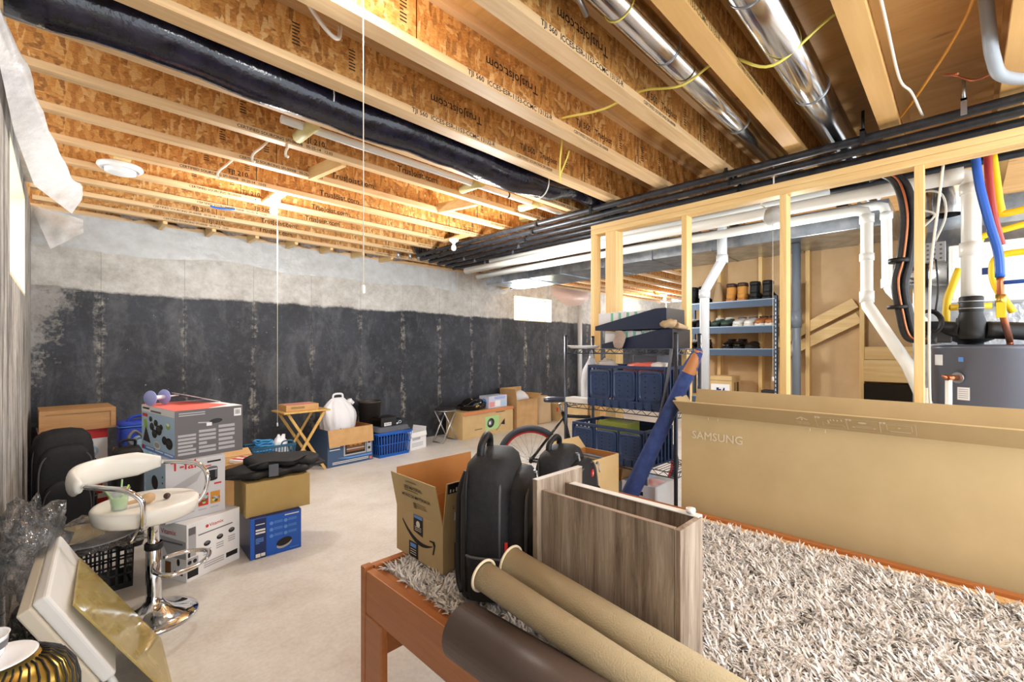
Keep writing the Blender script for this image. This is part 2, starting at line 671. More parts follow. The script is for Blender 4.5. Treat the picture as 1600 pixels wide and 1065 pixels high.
SKYB = pm('pale_blue_print', (176, 206, 232), .45)
LBLUE = pm('light_blue_print', (96, 150, 226), .4)
GREENP = pm('light_green_print', (172, 212, 142), .5)
AMBER = pm('orange_food_print', (206, 140, 48), .5)
ROAST = pm('brown_food_print', (120, 78, 44), .5)
NAVYP = pm('navy_plastic', (40, 58, 92), .35, c2=(48, 68, 106), nsc=3)
NAVYB = pm('navy_card', (30, 40, 64), .45)
NAVYF = pm('navy_cloth', (44, 60, 110), .85, c2=(58, 76, 132), nsc=4, bump=.2, bsc=160)
TANLEA = pm('tan_leather_patch', (178, 116, 66), .55)
BLUEPL = pm('bright_blue_plastic', (26, 92, 184), .35)
BLUEF = pm('royal_blue_fabric', (34, 58, 160), .7, c2=(44, 72, 180), nsc=5)
TEAL = pm('teal_plastic', (44, 92, 120), .4)
CYAN = pm('cyan_rope', (66, 152, 214), .5)
GREYPL = pm('grey_plastic', (92, 96, 106), .45)
DKGREY = pm('charcoal_plastic', (44, 44, 46), .5)
WHPL = pm('white_plastic', (236, 236, 234), .3)
WHSEAT = pm('white_vinyl', (236, 234, 226), .32)
IVORY = pm('ivory_plastic', (222, 214, 196), .4)
BAGW = pm('white_carrier_bag', (226, 228, 234), .3, bump=.9, bsc=13)
SHELFB = pm('blue_grey_steel', (72, 88, 108), .4, .3)
SHELFE = pm('pale_blue_steel_lip', (150, 168, 188), .35, .4)
WIRE = pm('grey_coated_wire', (82, 88, 100), .3, .6)
HEATER = pm('grey_enamel', (104, 108, 122), .35, .25)
COPPER = pm('copper', (184, 112, 78), .3, .9)
BRASS = pm('brass', (196, 164, 84), .28, .9)
YELL = pm('yellow_gas_hose', (240, 200, 36), .4)
YWIRE = pm('yellow_cable', (236, 222, 108), .45)
BLUEX = pm('blue_tube', (36, 94, 200), .3)
REDX = pm('red_tube', (168, 52, 46), .35)
WCABLE = pm('white_cable', (228, 224, 212), .5)
CORD = pm('pull_cord', (226, 220, 204), .7)
RTIRE = pm('tyre_rubber', (52, 56, 66), .6)
RIMR = pm('red_rim_stripe', (176, 36, 40), .4)
TANR = pm('tan_woven_matting', (180, 164, 132), .85, bump=.4, bsc=240)
TANE = pm('pale_bound_edge', (224, 208, 178), .8)
TANU = pm('olive_backing', (96, 90, 58), .9)
BROWNR = pm('brown_vinyl', (92, 78, 72), .38, bump=.05, bsc=200)
PINK = pm('pink_paper', (226, 150, 146), .6)
SACK = pm('tan_sack', (188, 160, 124), .8, bump=.5, bsc=30)
MESHB = pm('beige_mesh', (170, 150, 136), .8, bump=.5, bsc=60)
INSUL = pm('bagged_insulation', (168, 152, 142), .5, c2=(120, 104, 96), nsc=5, bump=.6, bsc=20)
LIME = pm('lime_drink', (170, 214, 104), .2)
TANEGG = pm('turned_wood', (196, 160, 118), .5)
TANB = pm('tan_nubuck', (196, 138, 66), .8)
DKBR = pm('dark_brown_leather', (70, 46, 34), .5)
SHW = pm('white_leather', (230, 228, 224), .5)
SHG = pm('green_mesh', (62, 84, 74), .6)
SHBR = pm('brown_suede', (176, 112, 66), .7)
SOLEW = pm('white_sole', (222, 218, 208), .6)
SOLEB = pm('black_sole', (26, 26, 28), .7)
BULBM = pm('lit_bulb', (255, 255, 255), .3, emit=((255, 248, 236), 30))
GLASSC = pm('clear_cup', (236, 244, 246), .05, alpha=.28)
MIRROR = pm('amber_glass', (184, 162, 90), .08, .0, c2=(202, 182, 112), nsc=1.5, alpha=.72)
BLUEDISC = pm('translucent_blue_disc', (168, 178, 232), .2, alpha=.75)
WINW = pm('bright_daylight_glass', (255, 255, 255), .3, emit=((250, 253, 255), 7))
SLATE = pm('slate_blue_print', (62, 88, 122), .4)
CREAM = pm('cream_frame', (238, 230, 196), .5)
# ------------------------------------------------------------------ camera
cam_d = bpy.data.cameras.new('camera')
cam = bpy.data.objects.new('camera', cam_d)
COL.objects.link(cam)
cam.location = (0, 0, 1.4)
cam.rotation_euler = (R(90), 0, R(-45))
cam_d.sensor_width = 36
cam_d.lens = 36 * 706 / 1600
cam_d.shift_y = (545 - 532.5) / 1600
cam_d.clip_start = .05
scene.camera = cam

# ------------------------------------------------------------------ shell
H = 2.69
YB = 6.04
XL = -.19
struct(MB().box((-.6, -2.2, -.15), (12.3, 6.4, 0)).build('floor', FLOOR))
w = MB()
x0, x1, z0, z1 = 6.09, 7.2, 1.947, 2.42
w.box((-.45, YB, 0), (x0, YB + .22, 2.7)).box((x1, YB, 0), (12.2, YB + .22, 2.7))
w.box((x0, YB, 0), (x1, YB + .22, z0)).box((x0, YB, z1), (x1, YB + .22, 2.7))
struct(w.build('wall_back', WALLB))
w = MB()
y0, y1, zz0, zz1 = 3.58, 5.07, 1.80, 2.56
w.box((-.45, -2.2, 0), (XL, y0, 2.7)).box((-.45, y1, 0), (XL, YB, 2.7))
w.box((-.45, y0, 0), (XL, y1, zz0)).box((-.45, y0, zz1), (XL, y1, 2.7))
struct(w.build('wall_left', WALLL))
struct(MB().box((12.0, -2.2, 0), (12.2, YB, 2.7)).build('wall_right', WALLB))
struct(MB().box((-.6, -2.2, 2.995), (12.3, 6.4, 3.02)).build('ceiling', PLYW))
# under-stair partition: brown paper faced board with studs in front
struct(MB().box((5.42, -2.2, 0), (5.44, 2.42, 2.40)).build('wall_stair', DRYW))
struct(MB().box((-.45, 6.16, 2.7), (12.2, 6.2, 2.995)).build('trim_1', OSB))
struct(MB().box((-.45, YB, 2.7), (12.2, 6.16, 2.738)).build('trim_2', FL_X))

# windows: cream reveals, frame and pane
wb = struct(thing('window_1', 'bright basement window high in the black and grey back wall', 'window', (0, 0, 0)))
del wb['category']
m = MB()
m.box((x0, YB + .0, z0 - .0), (x0 + .015, YB + .2, z1)).box((x1 - .015, YB, z0), (x1, YB + .2, z1))
m.box((x0, YB, z0), (x1, YB + .2, z0 + .015)).box((x0, YB, z1 - .015), (x1, YB + .2, z1))
m.build('window_lining', CREAM, wb)
m = MB()
for a, b in (((x0, z0), (x0 + .05, z1)), ((x1 - .05, z0), (x1, z1)), ((x0, z0), (x1, z0 + .05)), ((x0, z1 - .05), (x1, z1)), ((6.62, z0), (6.66, z1))):
    m.box((a[0], YB + .15, a[1]), (b[0], YB + .19, b[1]))
m.build('window_frame', WHPL, wb)
WGL = pm('window_glass', (250, 252, 255), .05, alpha=.08)
MB().box((x0 + .04, YB + .166, z0 + .04), (x1 - .04, YB + .172, z1 - .04)).build('pane', WGL, wb)
wl = struct(thing('window_2', 'window recess in the left concrete wall', 'window', (0, 0, 0)))
del wl['category']
m = MB()
m.box((-.43, y1 - .02, zz0), (XL, y1, zz1)).box((-.43, y0, zz0), (XL, y0 + .02, zz1))
m.box((-.43, y0, zz0), (XL, y1, zz0 + .02)).box((-.43, y0, zz1 - .02), (XL, y1, zz1))
m.build('window_lining', CREAM, wl)
m = MB()
for a, b in (((y0, zz0), (y0 + .05, zz1)), ((y1 - .05, zz0), (y1, zz1)), ((y0, zz0), (y1, zz0 + .05)), ((y0, zz1 - .05), (y1, zz1))):
    m.box((-.43, a[0], a[1]), (-.39, b[0], b[1]))
m.build('window_frame', WHPL, wl)
MB().box((-.414, y0 + .04, zz0 + .04), (-.408, y1 - .04, zz1 - .04)).build('pane', WGL, wl)

# ------------------------------------------------------------------ ceiling joists (engineered I-joists)
ORD = ['first', 'second', 'third', 'fourth', 'fifth', 'sixth', 'seventh', 'eighth', 'ninth', 'tenth', 'eleventh', 'twelfth', 'thirteenth', 'fourteenth']
far = [-.13, .35, .82, 1.286, 1.745, 2.224, 2.64, 3.06, 3.54, 4.01, 4.45, 4.88, 5.30, 5.72]
PLY_LVL = wood('laminated_beam_face', (206, 158, 92), (226, 182, 118), 'X', sc=10)
for i, yf in enumerate(far):
    fw = .089 if i < 6 else .058
    yc = yf - fw / 2
    k = len(far) - 1 - i
    if i < 3:
        lab = ('heavy laminated joist at the right edge above the grey hose', 'laminated joist between the right steel duct and the plywood at right', 'laminated joist between the two round steel ducts')[i]
    elif i == 5:
        lab = 'wood I-joist just right of the black plastic-wrapped duct, lettered TJI 560'
    elif i == 6:
        lab = 'wood I-joist just left of the black plastic-wrapped duct'
    else:
        lab = 'wood I-joist with strand board web, %s counted out from the back wall' % ORD[k] if k < 8 else 'wood I-joist with strand board web, %s one left of the round steel ducts' % ORD[4 - i]
    xe = 11.9 if yf > 2.5 else 5.3
    xs = XL + .02 if i > 1 else -.15
    t = thing('ceiling_joist', lab, 'joist', (xs, yc, H), 0, 'ceiling joists')
    flm = FL_X if i > 2 else PLY_LVL
    L = xe - xs
    MB().box((0, -fw / 2, .267), (L, fw / 2, .305)).build('top_flange', flm, t)
    fl = MB().box((0, -fw / 2, 0), (L, fw / 2, .038))
    pr = MB().box((0, -.006, .036), (L, .006, .269))
    if 2 <= i:
        F = Face(fl, (-xs, -fw / 2, 0), (1, 0, 0), (0, 0, 1))
        W = Face(pr, (-xs, -.006, 0), (1, 0, 0), (0, 0, 1))
        WU = Face(pr, (-xs, -.006, .27), (-1, 0, 0), (0, 0, -1))
        for q in range(2):
            o = q * 2.3
            if i < 6:
                F.text(1.36 + o, .010, 'TJI 560  ICCES-ESR-1153-CCMC 13132-R', .036, 1, bold=.015)
                F.text(2.18 + o, .010, 'CERTIFIED SOURCING SFI-00008', .026, 1, bold=.012)
                WU.text(-1.90 - o, .09, 'TrusJoist.com', .07, 1, bold=.01)
                W.text(2.25 + o, .10, 'TJI 560   TrusJoist', .055, 1, bold=.01)
            else:
                F.text(.6 + o + .13 * (i % 3), .010, 'CERTIFIED SOURCING SFI-00008   05-25-14   12:03', .026, 1, bold=.012)
                W.text(.9 + o + .21 * (i % 3), .055, 'TJI 210', .05, 1, bold=.01)
                W.text(1.5 + o + .1 * (i % 4), .055, 'TrusJoist.com', .065, 1, bold=.01)
            for xx in (.75, 1.02, 2.75):
                W.lines(xx + o, .10, xx + o + .034, .21, 7, 1, 1, .4, seed=i)
            W.rect(1.1 + o, .04, 1.105 + o, .265, 1)
            W.rect(3.0 + o, .04, 3.008 + o, .265, 1)
    ink_ = INKB if i < 3 else INK
    fl.build('bottom_flange', [flm, ink_], t)
    pr.build('web', [OSB, ink_], t)

# wood blocks between joists
def block(a, b, lab, cat='block', mat=None, w=.038, h=.089, name='joist_block'):
    o = MB().bar(a, b, w, h).build(name, mat or FL_Y, bevel=.003)
    tag(o, lab, cat, 'ceiling blocking')


block((1.40, 3.06, 2.72), (1.34, 3.50, 2.72), 'short pale block nailed between joists left of the lit bulb string')
block((2.62, 3.06, 2.72), (2.52, 3.50, 2.72), 'short pale block nailed between joists left of the black pipes')
for i, x in enumerate((.75, 1.17, 1.59, 2.02, 2.45, 2.88, 3.31)):
    block((x, 5.70, 2.706), (x, 6.036, 2.706), 'short rim block over the grey wall top, %s from the left' % ORD[i])
for i in range(8):
    o = blob(MB(), (.535 + i * .43, 5.90, 2.80), .16, .13, .10, seed=i, rough=.2).build('insulation_batt', INSUL)
    tag(o, 'bagged insulation batt between rim blocks over the back wall, %s from the corner' % ORD[i], 'insulation', 'rim insulation')
# bright squash blocks near the beam
for i, (x, y0_, y1_) in enumerate(((4.3, 1.283, 1.659), (4.75, .817, 1.2), (4.4, 1.742, 2.138))):
    o = MB().box((x, y0_, 2.70), (x + .03, y1_, 2.99)).build('blocking_panel', OSB)
    tag(o, 'strand board blocking panel closing the joist bay, %s from the right duct' % ('second', 'nearest', 'third', 'farthest')[i], 'panel', 'joist bay panels')

# ------------------------------------------------------------------ stud wall in front of the mechanical area
X0 = 3.1
def lumber(name, lo, hi, mat, lab, cat, group=None):
    o = MB().box(lo, hi).build(name, mat, bevel=.003)
    return tag(o, lab, cat, group)


lumber('top_plate', (X0, -1.2, 2.377), (X0 + .089, 2.18, 2.415), FL_Y, 'upper of the two plates along the top of the bare stud wall', 'plate')
lumber('top_plate', (X0, -1.2, 2.338), (X0 + .089, 2.18, 2.3765), FL_Y, 'lower of the two plates, resting on the bare studs', 'plate')
lumber('sole_plate', (X0, -1.2, 0), (X0 + .089, 2.18, .038), FL_Y, 'bottom plate of the bare stud wall on the concrete', 'plate')
for i, (ya, yb, xa, xb) in enumerate(((2.142, 2.18, X0, X0 + .089), (1.943, 2.038, X0, X0 + .03), (1.372, 1.41, X0, X0 + .089), (.756, .794, X0, X0 + .089), (.143, .181, X0, X0 + .089), (-.47, -.432, X0, X0 + .089))):
    lumber('wall_stud', (xa, ya, .038), (xb, yb, 2.338), ST_Z,
           ('end stud of the bare wall beside the tall wire shelf', 'flat-turned stud second from the end of the bare wall', 'bare stud left of the shoe shelf with the white pipe behind', 'bare stud right of the shoe shelf by the grey pipe', 'bare stud left of the grey water heater', 'bare stud right of the water heater')[i], 'stud', 'bare wall studs')
lumber('wall_stud', (X0 + .03, 1.943, .038), (X0 + .11, 1.981, 2.338), ST_Z, 'stud nailed behind the flat-turned stud near the wall end', 'stud', 'bare wall studs')
for i, y in enumerate((2.0, 1.57, 1.134, .697, .26)):
    lumber('stair_wall_stud', (5.33, y - .038, 0), (5.42, y, 2.395), ST_Z, 'stud against the brown paper board, %s from the heater side' % ORD[4 - i], 'stud', 'studs on the brown board')
o = MB().bar((5.36, .73, 1.84), (5.36, 1.42, 1.45), .10, .038, (1, 0, 0)).build('diagonal_brace', FL_Y)
tag(o, 'upper diagonal board nailed across the brown paper board', 'brace')
o = MB().bar((5.36, .70, 1.70), (5.36, 1.42, 1.30), .10, .038, (1, 0, 0)).build('diagonal_brace', FL_Y)
tag(o, 'lower diagonal board nailed across the brown paper board', 'brace')
lumber('header_board', (5.28, .27, 1.10), (5.33, .66, 1.30), FL_Y, 'wide horizontal board nailed over the small dark opening', 'board')
lumber('header_board', (5.335, .27, 1.302), (5.36, .66, 1.42), FL_Y, 'thin board just above the wide horizontal board', 'board')
o = MB().box((5.30, .27, .0), (5.33, .66, 1.08)).build('opening_shade_panel', BLKG)  # solid black panel paints the darkness inside the opening
tag(o, 'dark opening under the wide horizontal board', 'opening')
lumber('low_beam', (5.48, -1, 2.40), (5.58, 2.6, 2.68), FL_Y, 'orange beam under the far joists behind the bare wall', 'beam')
lumber('low_beam', (5.6, 2.6, 2.48), (5.7, 5.9, 2.686), FL_Y, 'orange board running under the joists in front of the back window', 'beam')

# ------------------------------------------------------------------ black pipes under the joists
NP = 10
for i in range(NP):
    x = 3.36 + i * .094
    z = 2.645 - .03 * (i % 2)
    ye = 5.10 + .03 * i
    pts = bez([(x, -1.2, z), (x, 1.0, z - .003), (x, 3.2, z + .004), (x, ye - .1, z), (x, ye, z + .012), (x - .01, ye + .06, z + .09), (x - .02, ye + .05, z + .22)], 5)
    t = thing('insulated_pipe', 'black insulated pipe under the joists, %s from the bare stud wall' % ORD[i], 'pipe', (x, ye, z), 0, 'black pipes under the joists')
    MB().tube(pts, .026, 8).build('sleeve', BLKPIPE, t, world=True)
    for yy in (1.2, 3.0 + .14 * i, 4.72):
        c = MB()
        c.tube([(x, yy - .012, z), (x, yy + .012, z)], .029, 10).box((x - .034, yy - .01, z - .034), (x - .018, yy + .01, z + .0)).box((x - .006, yy - .01, z + .026), (x + .006, yy + .01, 2.6902))
        c.build('pipe_clip', STEEL if i > 3 else BLK, t, world=True)
for i, (y, x) in enumerate(((.42, 3.34), (-.0, 3.30), (2.35, 3.36))):
    t = thing('pipe_hanger', ('black pipe hanger over the plate near the right steel duct', 'zinc threaded hanger rod over the plate above the blue tube', 'black pipe hanger near the left end of the plate')[i], 'hanger', (x, y, 2.6))
    MB().tube([(x, y, 2.68), (x, y, 2.80)], .008, 8).build('rod', STEEL if i == 1 else BLK, t, world=True)
    MB().box((x - .03, y - .012, 2.672), (x + .06, y + .012, 2.684)).box((x - .03, y - .012, 2.60), (x - .022, y + .012, 2.684)).build('clamp', STEEL if i == 1 else BLK, t, world=True)

# ------------------------------------------------------------------ ducts overhead
t = thing('insulated_flex_duct', 'large duct wrapped in shiny black plastic between two joists', 'duct', (-.15, 2.43, 2.72))
pts, rs = [], []
for i in range(42):
    x = -.15 + i * .12
    up_ = min(1, max(0, (x - 2.75) / .5)); up_ = up_ * up_ * (3 - 2 * up_)
    sag = -.012 * math.cos((x - 1.02) * 2 * PI / 1.35) + .085 * up_
    pin = min(abs(x - 1.02), abs(x - 2.75), abs(x - 4.4))
    pts.append((x, 2.43 + .008 * math.sin(i * 1.3), 2.735 + sag))
    rs.append(.122 - .022 * up_ - .022 * math.exp(-(pin / .1) ** 2) + .004 * math.sin(i * 2.1))
MB().tube(pts, rs, 20).build('wrap', BLKDUCT, t, world=True)
for x in (1.02, 2.75):
    s = MB()
    s.tube([(x + .01 * math.cos(a), 2.43 + .104 * math.cos(a), 2.728 + .104 * math.sin(a)) for a in [PI * 2 * k / 20 for k in range(20)]], .006, 6, closed=True)
    s.tube([(x, 2.53, 2.74), (x + .03, 2.535, 2.86)], .006, 6)
    s.build('strap', PVC, t, world=True)


def spiral_duct(y, z, r, x0, x1, lab):
    t = thing('round_duct', lab, 'duct', (x0, y, z))
    MB().tube([(x0, y, z), (x1, y, z)], r, 28).build('sheet', SHINY, t, world=True)
    x = x0 + .55
    while x < x1:
        MB().tube([(x, y, z), (x + .012, y, z)], r + .004, 28).build('joint', GALV, t, world=True)
        x += .95
    s = MB()
    s.tube([(x0 + 1.1, y + (r + .004) * math.cos(a), z + (r + .004) * math.sin(a)) for a in [R(180) + R(180) * k / 12 for k in range(13)]], .004, 6)
    s.build('hanger_wire', YWIRE, t, world=True)


spiral_duct(.985, 2.80, .066, .5, 5.0, 'left of two shiny round steel ducts between the joists')
spiral_duct(.56, 2.75, .078, .3, 5.0, 'right of two shiny round steel ducts between the joists')

# long rectangular trunk
t = thing('trunk_duct', 'long rectangular galvanised trunk duct behind the bare stud wall', 'duct', (4.66, 2.5, 2.395))
MB().box((4.66, .42, 2.395), (5.42, 5.22, 2.60)).build('duct_body', GALV, t, world=True, bevel=.004)
for y in (4.86, 4.35, 3.75, 3.1, 2.45, 1.8, 1.15, .6):
    MB().box((4.645, y, 2.388), (5.425, y + .022, 2.607)).build('seam_cleat', GALV, t, world=True)
for y in (4.1, 3.86, 2.9, 1.65):
    MB().box((4.66, y, 2.60), (4.664, y + .03, 2.69)).build('hanger_strap', STEEL, t, world=True)
t = thing('trunk_duct', 'second lower duct with dark foil running behind the trunk duct', 'duct', (5.5, 4, 2.43))
MB().box((5.45, 2.45, 2.43), (5.47, 5.5, 2.62)).tube([(5.55, 2.45, 2.5), (5.55, 5.3, 2.5)], .04, 10).build('duct_body', BLKPIPE, t, world=True)

FOAM = pm('pale_yellow_foam', (206, 190, 128), .6)
# white plastic pipes in the joist bays
for i, (y, z, xa, xb) in enumerate(((2.78, 2.725, .9, 5.2), (3.2, 2.80, 1.2, 5.2))):
    t = thing('joist_bay_pipe', ('white pipe in the joist bay left of the black duct', 'white pipe in the second joist bay left of the black duct')[i], 'pipe', (xa, y, z))
    MB().tube([(xa, y, z), (xb, y, z)], .024, 12).build('pipe', PVC, t, world=True)
    for x in ((1.05, 2.35, 3.05) if i == 0 else (3.5,)):
        MB().tube([(x, y - .10, z - .012), (x, y + .16, z - .005)], .035, 10).build('foam_sleeve', FOAM, t, world=True)
    s = MB()
    s.tube([(2.72 + .2 * i, y, z), (2.735 + .2 * i, y, z)], .0262, 12)
    s.build('joint_mark', BLK, t, world=True)
# ------------------------------------------------------------------ generic cartons
def parts(name, mbs, mat, parent, **kw):
    return [m.build(name, mat, parent, **kw) for m in mbs]


def carton(name, label, cat, P, rz, w, d, h, mat, z=0, group=None, art=None, inks=(), flaps=(), hollow=False, inside=None, bevel=.003, tape=None, body='carton_body'):
    """P = front left bottom corner, front faces local -y"""
    t = thing(name, label, cat, (P[0], P[1], z), rz, group)
    b = MB()
    e = .006
    if hollow:
        b.box((0, 0, 0), (w, d, e))
        o = [(0, 0), (w, 0), (w, d), (0, d)]
        i = [(e, e), (w - e, e), (w - e, d - e), (e, d - e)]
        vs = [(x, y, 0) for x, y in o] + [(x, y, h) for x, y in o] + [(x, y, e) for x, y in i] + [(x, y, h) for x, y in i]
        fo = [(j, (j + 1) % 4, 4 + (j + 1) % 4, 4 + j) for j in range(4)]
        fi = [(8 + (j + 1) % 4, 8 + j, 12 + j, 12 + (j + 1) % 4) for j in range(4)]
        ft = [(4 + j, 4 + (j + 1) % 4, 12 + (j + 1) % 4, 12 + j) for j in range(4)]
        b.v, b.f, b.m, b.s = [], [], [], []
        b.add(vs, fo, 0)
        k = len(b.f)
        b.f += fi + ft + [(8, 9, 10, 11), (3, 2, 1, 0)]
        b.m += [1] * 4 + [0] * 4 + [1, 0]
        b.s += [False] * 10
        b.build(body, [mat, inside or mat], t)
    else:
        b.box((0, 0, 0), (w, d, h))
        b.build(body, mat, t, bevel=bevel)
    for (side, L, ang, *rest) in flaps:
        fm = rest[0] if rest else mat
        c, s_ = math.cos(R(ang)), math.sin(R(ang))
        f = MB()
        if side in 'FB':
            yy, sg = (0, -1) if side == 'F' else (d, 1)
            pts = [(.002, yy, h), (w - .002, yy, h), (w - .006, yy + sg * s_ * L, h + c * L), (.006, yy + sg * s_ * L, h + c * L)]
            nn = Vector((0, sg * c, -s_)) * .004
        else:
            xx, sg = (0, -1) if side == 'L' else (w, 1)
            pts = [(xx, .002, h), (xx, d - .002, h), (xx + sg * s_ * L, d - .006, h + c * L), (xx + sg * s_ * L, .006, h + c * L)]
            nn = Vector((sg * c, 0, -s_)) * .004
        pts = [Vector(p) for p in pts]
        vs = pts + [p - nn for p in pts]
        f.add(vs, [(0, 1, 2, 3), (7, 6, 5, 4), (0, 4, 5, 1), (1, 5, 6, 2), (2, 6, 7, 3), (3, 7, 4, 0)])
        f.build('flap', fm, t)
    if art:
        m = MB()
        art(Face(m, (0, 0, 0), (1, 0, 0), (0, 0, 1)), Face(m, (0, d, 0), (0, -1, 0), (0, 0, 1)), Face(m, (w, 0, 0), (0, 1, 0), (0, 0, 1)), Face(m, (0, 0, h), (1, 0, 0), (0, 1, 0)), w, d, h)
        m.build('print', list(inks), t)
    return t


def soft(name, mat, parent, rings, world=False, sub=0):
    return MB().loft(rings).build(name, mat, parent, world=world, sub=sub)


# ------------------------------------------------------------------ bar stool
t = thing('bar_stool', 'white gas-lift bar stool with chrome base and curved backrest', 'stool', (.345, 2.985, 0), R(-45))
MB().lathe([(0, .0), (.19, 0), (.195, .006), (.19, .014), (.15, .028), (.09, .045), (.05, .075), (.036, .1), (.034, .13)], 40).build('base', CHROME, t)
MB().lathe([(.034, .09), (.034, .36), (.026, .37), (.026, .50), (.04, .51), (.04, .532)], 24).build('column', CHROME, t)
MB().lathe([(.0365, .36), (.04, .365), (.04, .39), (.0365, .395)], 24).build('column_collar', BLK, t)
MB().tube(bez([(.03, .03, .30), (.10, .12, .295), (.2, .13, .29), (.245, .0, .285), (.2, -.13, .29), (.10, -.12, .295), (.03, -.03, .30)], 8), .011, 10).build('footrest', CHROME, t)
MB().lathe([(0, .530), (.17, .530), (.205, .534), (.216, .545), (.222, .575), (.223, .60), (.216, .610), (.20, .613), (.14, .609), (0, .602)], 44, Matrix.Translation((-.035, 0, 0))).build('seat', WHSEAT, t)
rings = []
for k in range(25):
    a = R(112 + 136 * k / 24)
    e = min(k, 24 - k) / 24
    hh = .066 * min(1, .45 + e * 3.2)
    th = .028 * min(1, .5 + e * 3)
    c = Vector((.262 * math.cos(a) - .055, .262 * math.sin(a), .755))
    rad = Vector((math.cos(a), math.sin(a), .12))
    rings.append([c + rad * th * math.cos(q) + Vector((0, 0, 1)) * hh * math.sin(q) for q in [2 * PI * j / 14 for j in range(14)]])
soft('backrest', WHSEAT, t, rings)
for s_ in (1, -1):
    MB().tube(bez([(-.14, s_ * .240, .755), (-.03, s_ * .25, .75), (.07, s_ * .245, .735), (.125, s_ * .228, .68), (.12, s_ * .215, .59), (.08, s_ * .17, .527), (.03, s_ * .06, .522)], 6), .0125, 10).build('arm', CHROME, t)
MB().tube([(0, .0, .515), (.02, -.12, .51), (.05, -.2, .48)], .005, 6).build('lift_lever', CHROME, t)

sz = .6055
t = thing('drink_cup', 'clear plastic cup of lime drink with green straws on the white stool seat', 'cup', (.205, 2.935, sz + .004))
MB().lathe([(0, 0), (.030, 0), (.031, .004), (.042, .102), (.044, .104), (.041, .103), (.029, .006), (0, .006)], 24).build('cup', GLASSC, t)
MB().lathe([(0, .008), (.0285, .008), (.0345, .06), (0, .06)], 20).build('drink', LIME, t)
for i, (a, b) in enumerate((((-.01, .0, .03), (-.055, -.02, .115)), ((.005, .01, .03), (.012, .012, .145)), ((0, .0, .05), (.035, -.02, .12)))):
    MB().tube([a, b], .004, 6).build('straw', GREENP if i < 2 else LIME, t)
t = thing('wooden_shaker', 'pale turned wooden shaker lying on the white stool seat', 'shaker', (.315, 2.965, sz + .028), R(20))
MB().lathe([(0, -.035), (.018, -.03), (.026, -.012), (.026, .008), (.016, .026), (.009, .034), (.009, .095), (.011, .1), (0, .102)], 18, Matrix.Rotation(R(-90), 4, 'Y')).build('shaker_body', TANEGG, t)
t = thing('wooden_egg', 'small brown wooden egg at the right of the white stool seat', 'egg', (.40, 2.985, sz + .0175))
m = MB()
m.lathe([(0, -.02), (.011, -.015), (.016, 0), (.012, .012), (0, .022)], 16, Matrix.Rotation(R(90), 4, 'X'))
m.build('egg', DKBR, t)

# ------------------------------------------------------------------ boxes beside the stool
def art_blender(F, L, Rr, T, w, d, h):
    F.ell(w * .36, h * .86, .010, .010, 2); F.text(w * .40, h * .835, 'Vitamix', .030, 2, bold=.01)
    F.lines(w * .2, h * .72, w * .85, h * .76, 1, 3)
    for q, (u, vv) in enumerate(((.36, .55), (.6, .58), (.83, .62))):
        F.ell(w * u, h * vv, .022, .016, 0); F.ell(w * u, h * (vv + .02), .016, .009, 3, 2)
        F.lines(w * (u - .07), h * (vv - .22), w * (u + .07), h * (vv - .1), 3, 4)
    F.rect(w * .72, h * .13, w * .95, h * .22, 0)
    F.rect(.004, h * .06, w * .2, h * .25, 0); F.rect(.004, h * .26, w * .2, h * .40, 4); F.rect(w * .03, h * .42, w * .16, h * .92, 4)
    F.ell(w * .05, h * .33, .012, .012, 0, 2); F.ell(w * .14, h * .33, .012, .012, 0, 2); F.rect(w * .02, h * .42, w * .06, h * .5, 0, 2); F.rect(w * .03, h * .8, w * .15, h * .93, 3, 2)
    F.lines(w * .3, h * .1, w * .68, h * .22, 3, 4)
    L.text(d * .3, h * .78, 'Vitamix', .045, 2, bold=.01)
    L.poly([(d * .25, h * .74), (d * .98, h * .70), (d * .98, h * .4), (d * .5, h * .38)], 4, 1)
    L.lines(d * .3, h * .6, d * .9, h * .66, 1, 3, 2)
    L.rect(.004, h * .05, d * .26, h * .3, 0); L.rect(.01, h * .3, d * .25, h * .5, 4); L.rect(.02, h * .5, d * .2, h * .98, 0); L.ell(d * .11, h * .66, .02, .045, 2, 2)
    L.ell(d * .07, h * .4, .013, .013, 0, 2); L.ell(d * .18, h * .4, .013, .013, 0, 2)
    L.rect(d * .42, h * .08, d * .58, h * .3, 5); L.rect(d * .66, h * .1, d * .9, h * .16, 0); L.ell(d * .78, h * .32, .014, .022, 0)


carton('appliance_box', 'white blender box with red lettering, on the floor beside the stool', 'box', (.535, 3.288), R(24), .345, .335, .345, PAPER, art=art_blender, inks=(INK, PAPER, RED, GREYP, LGREY, ROAST))


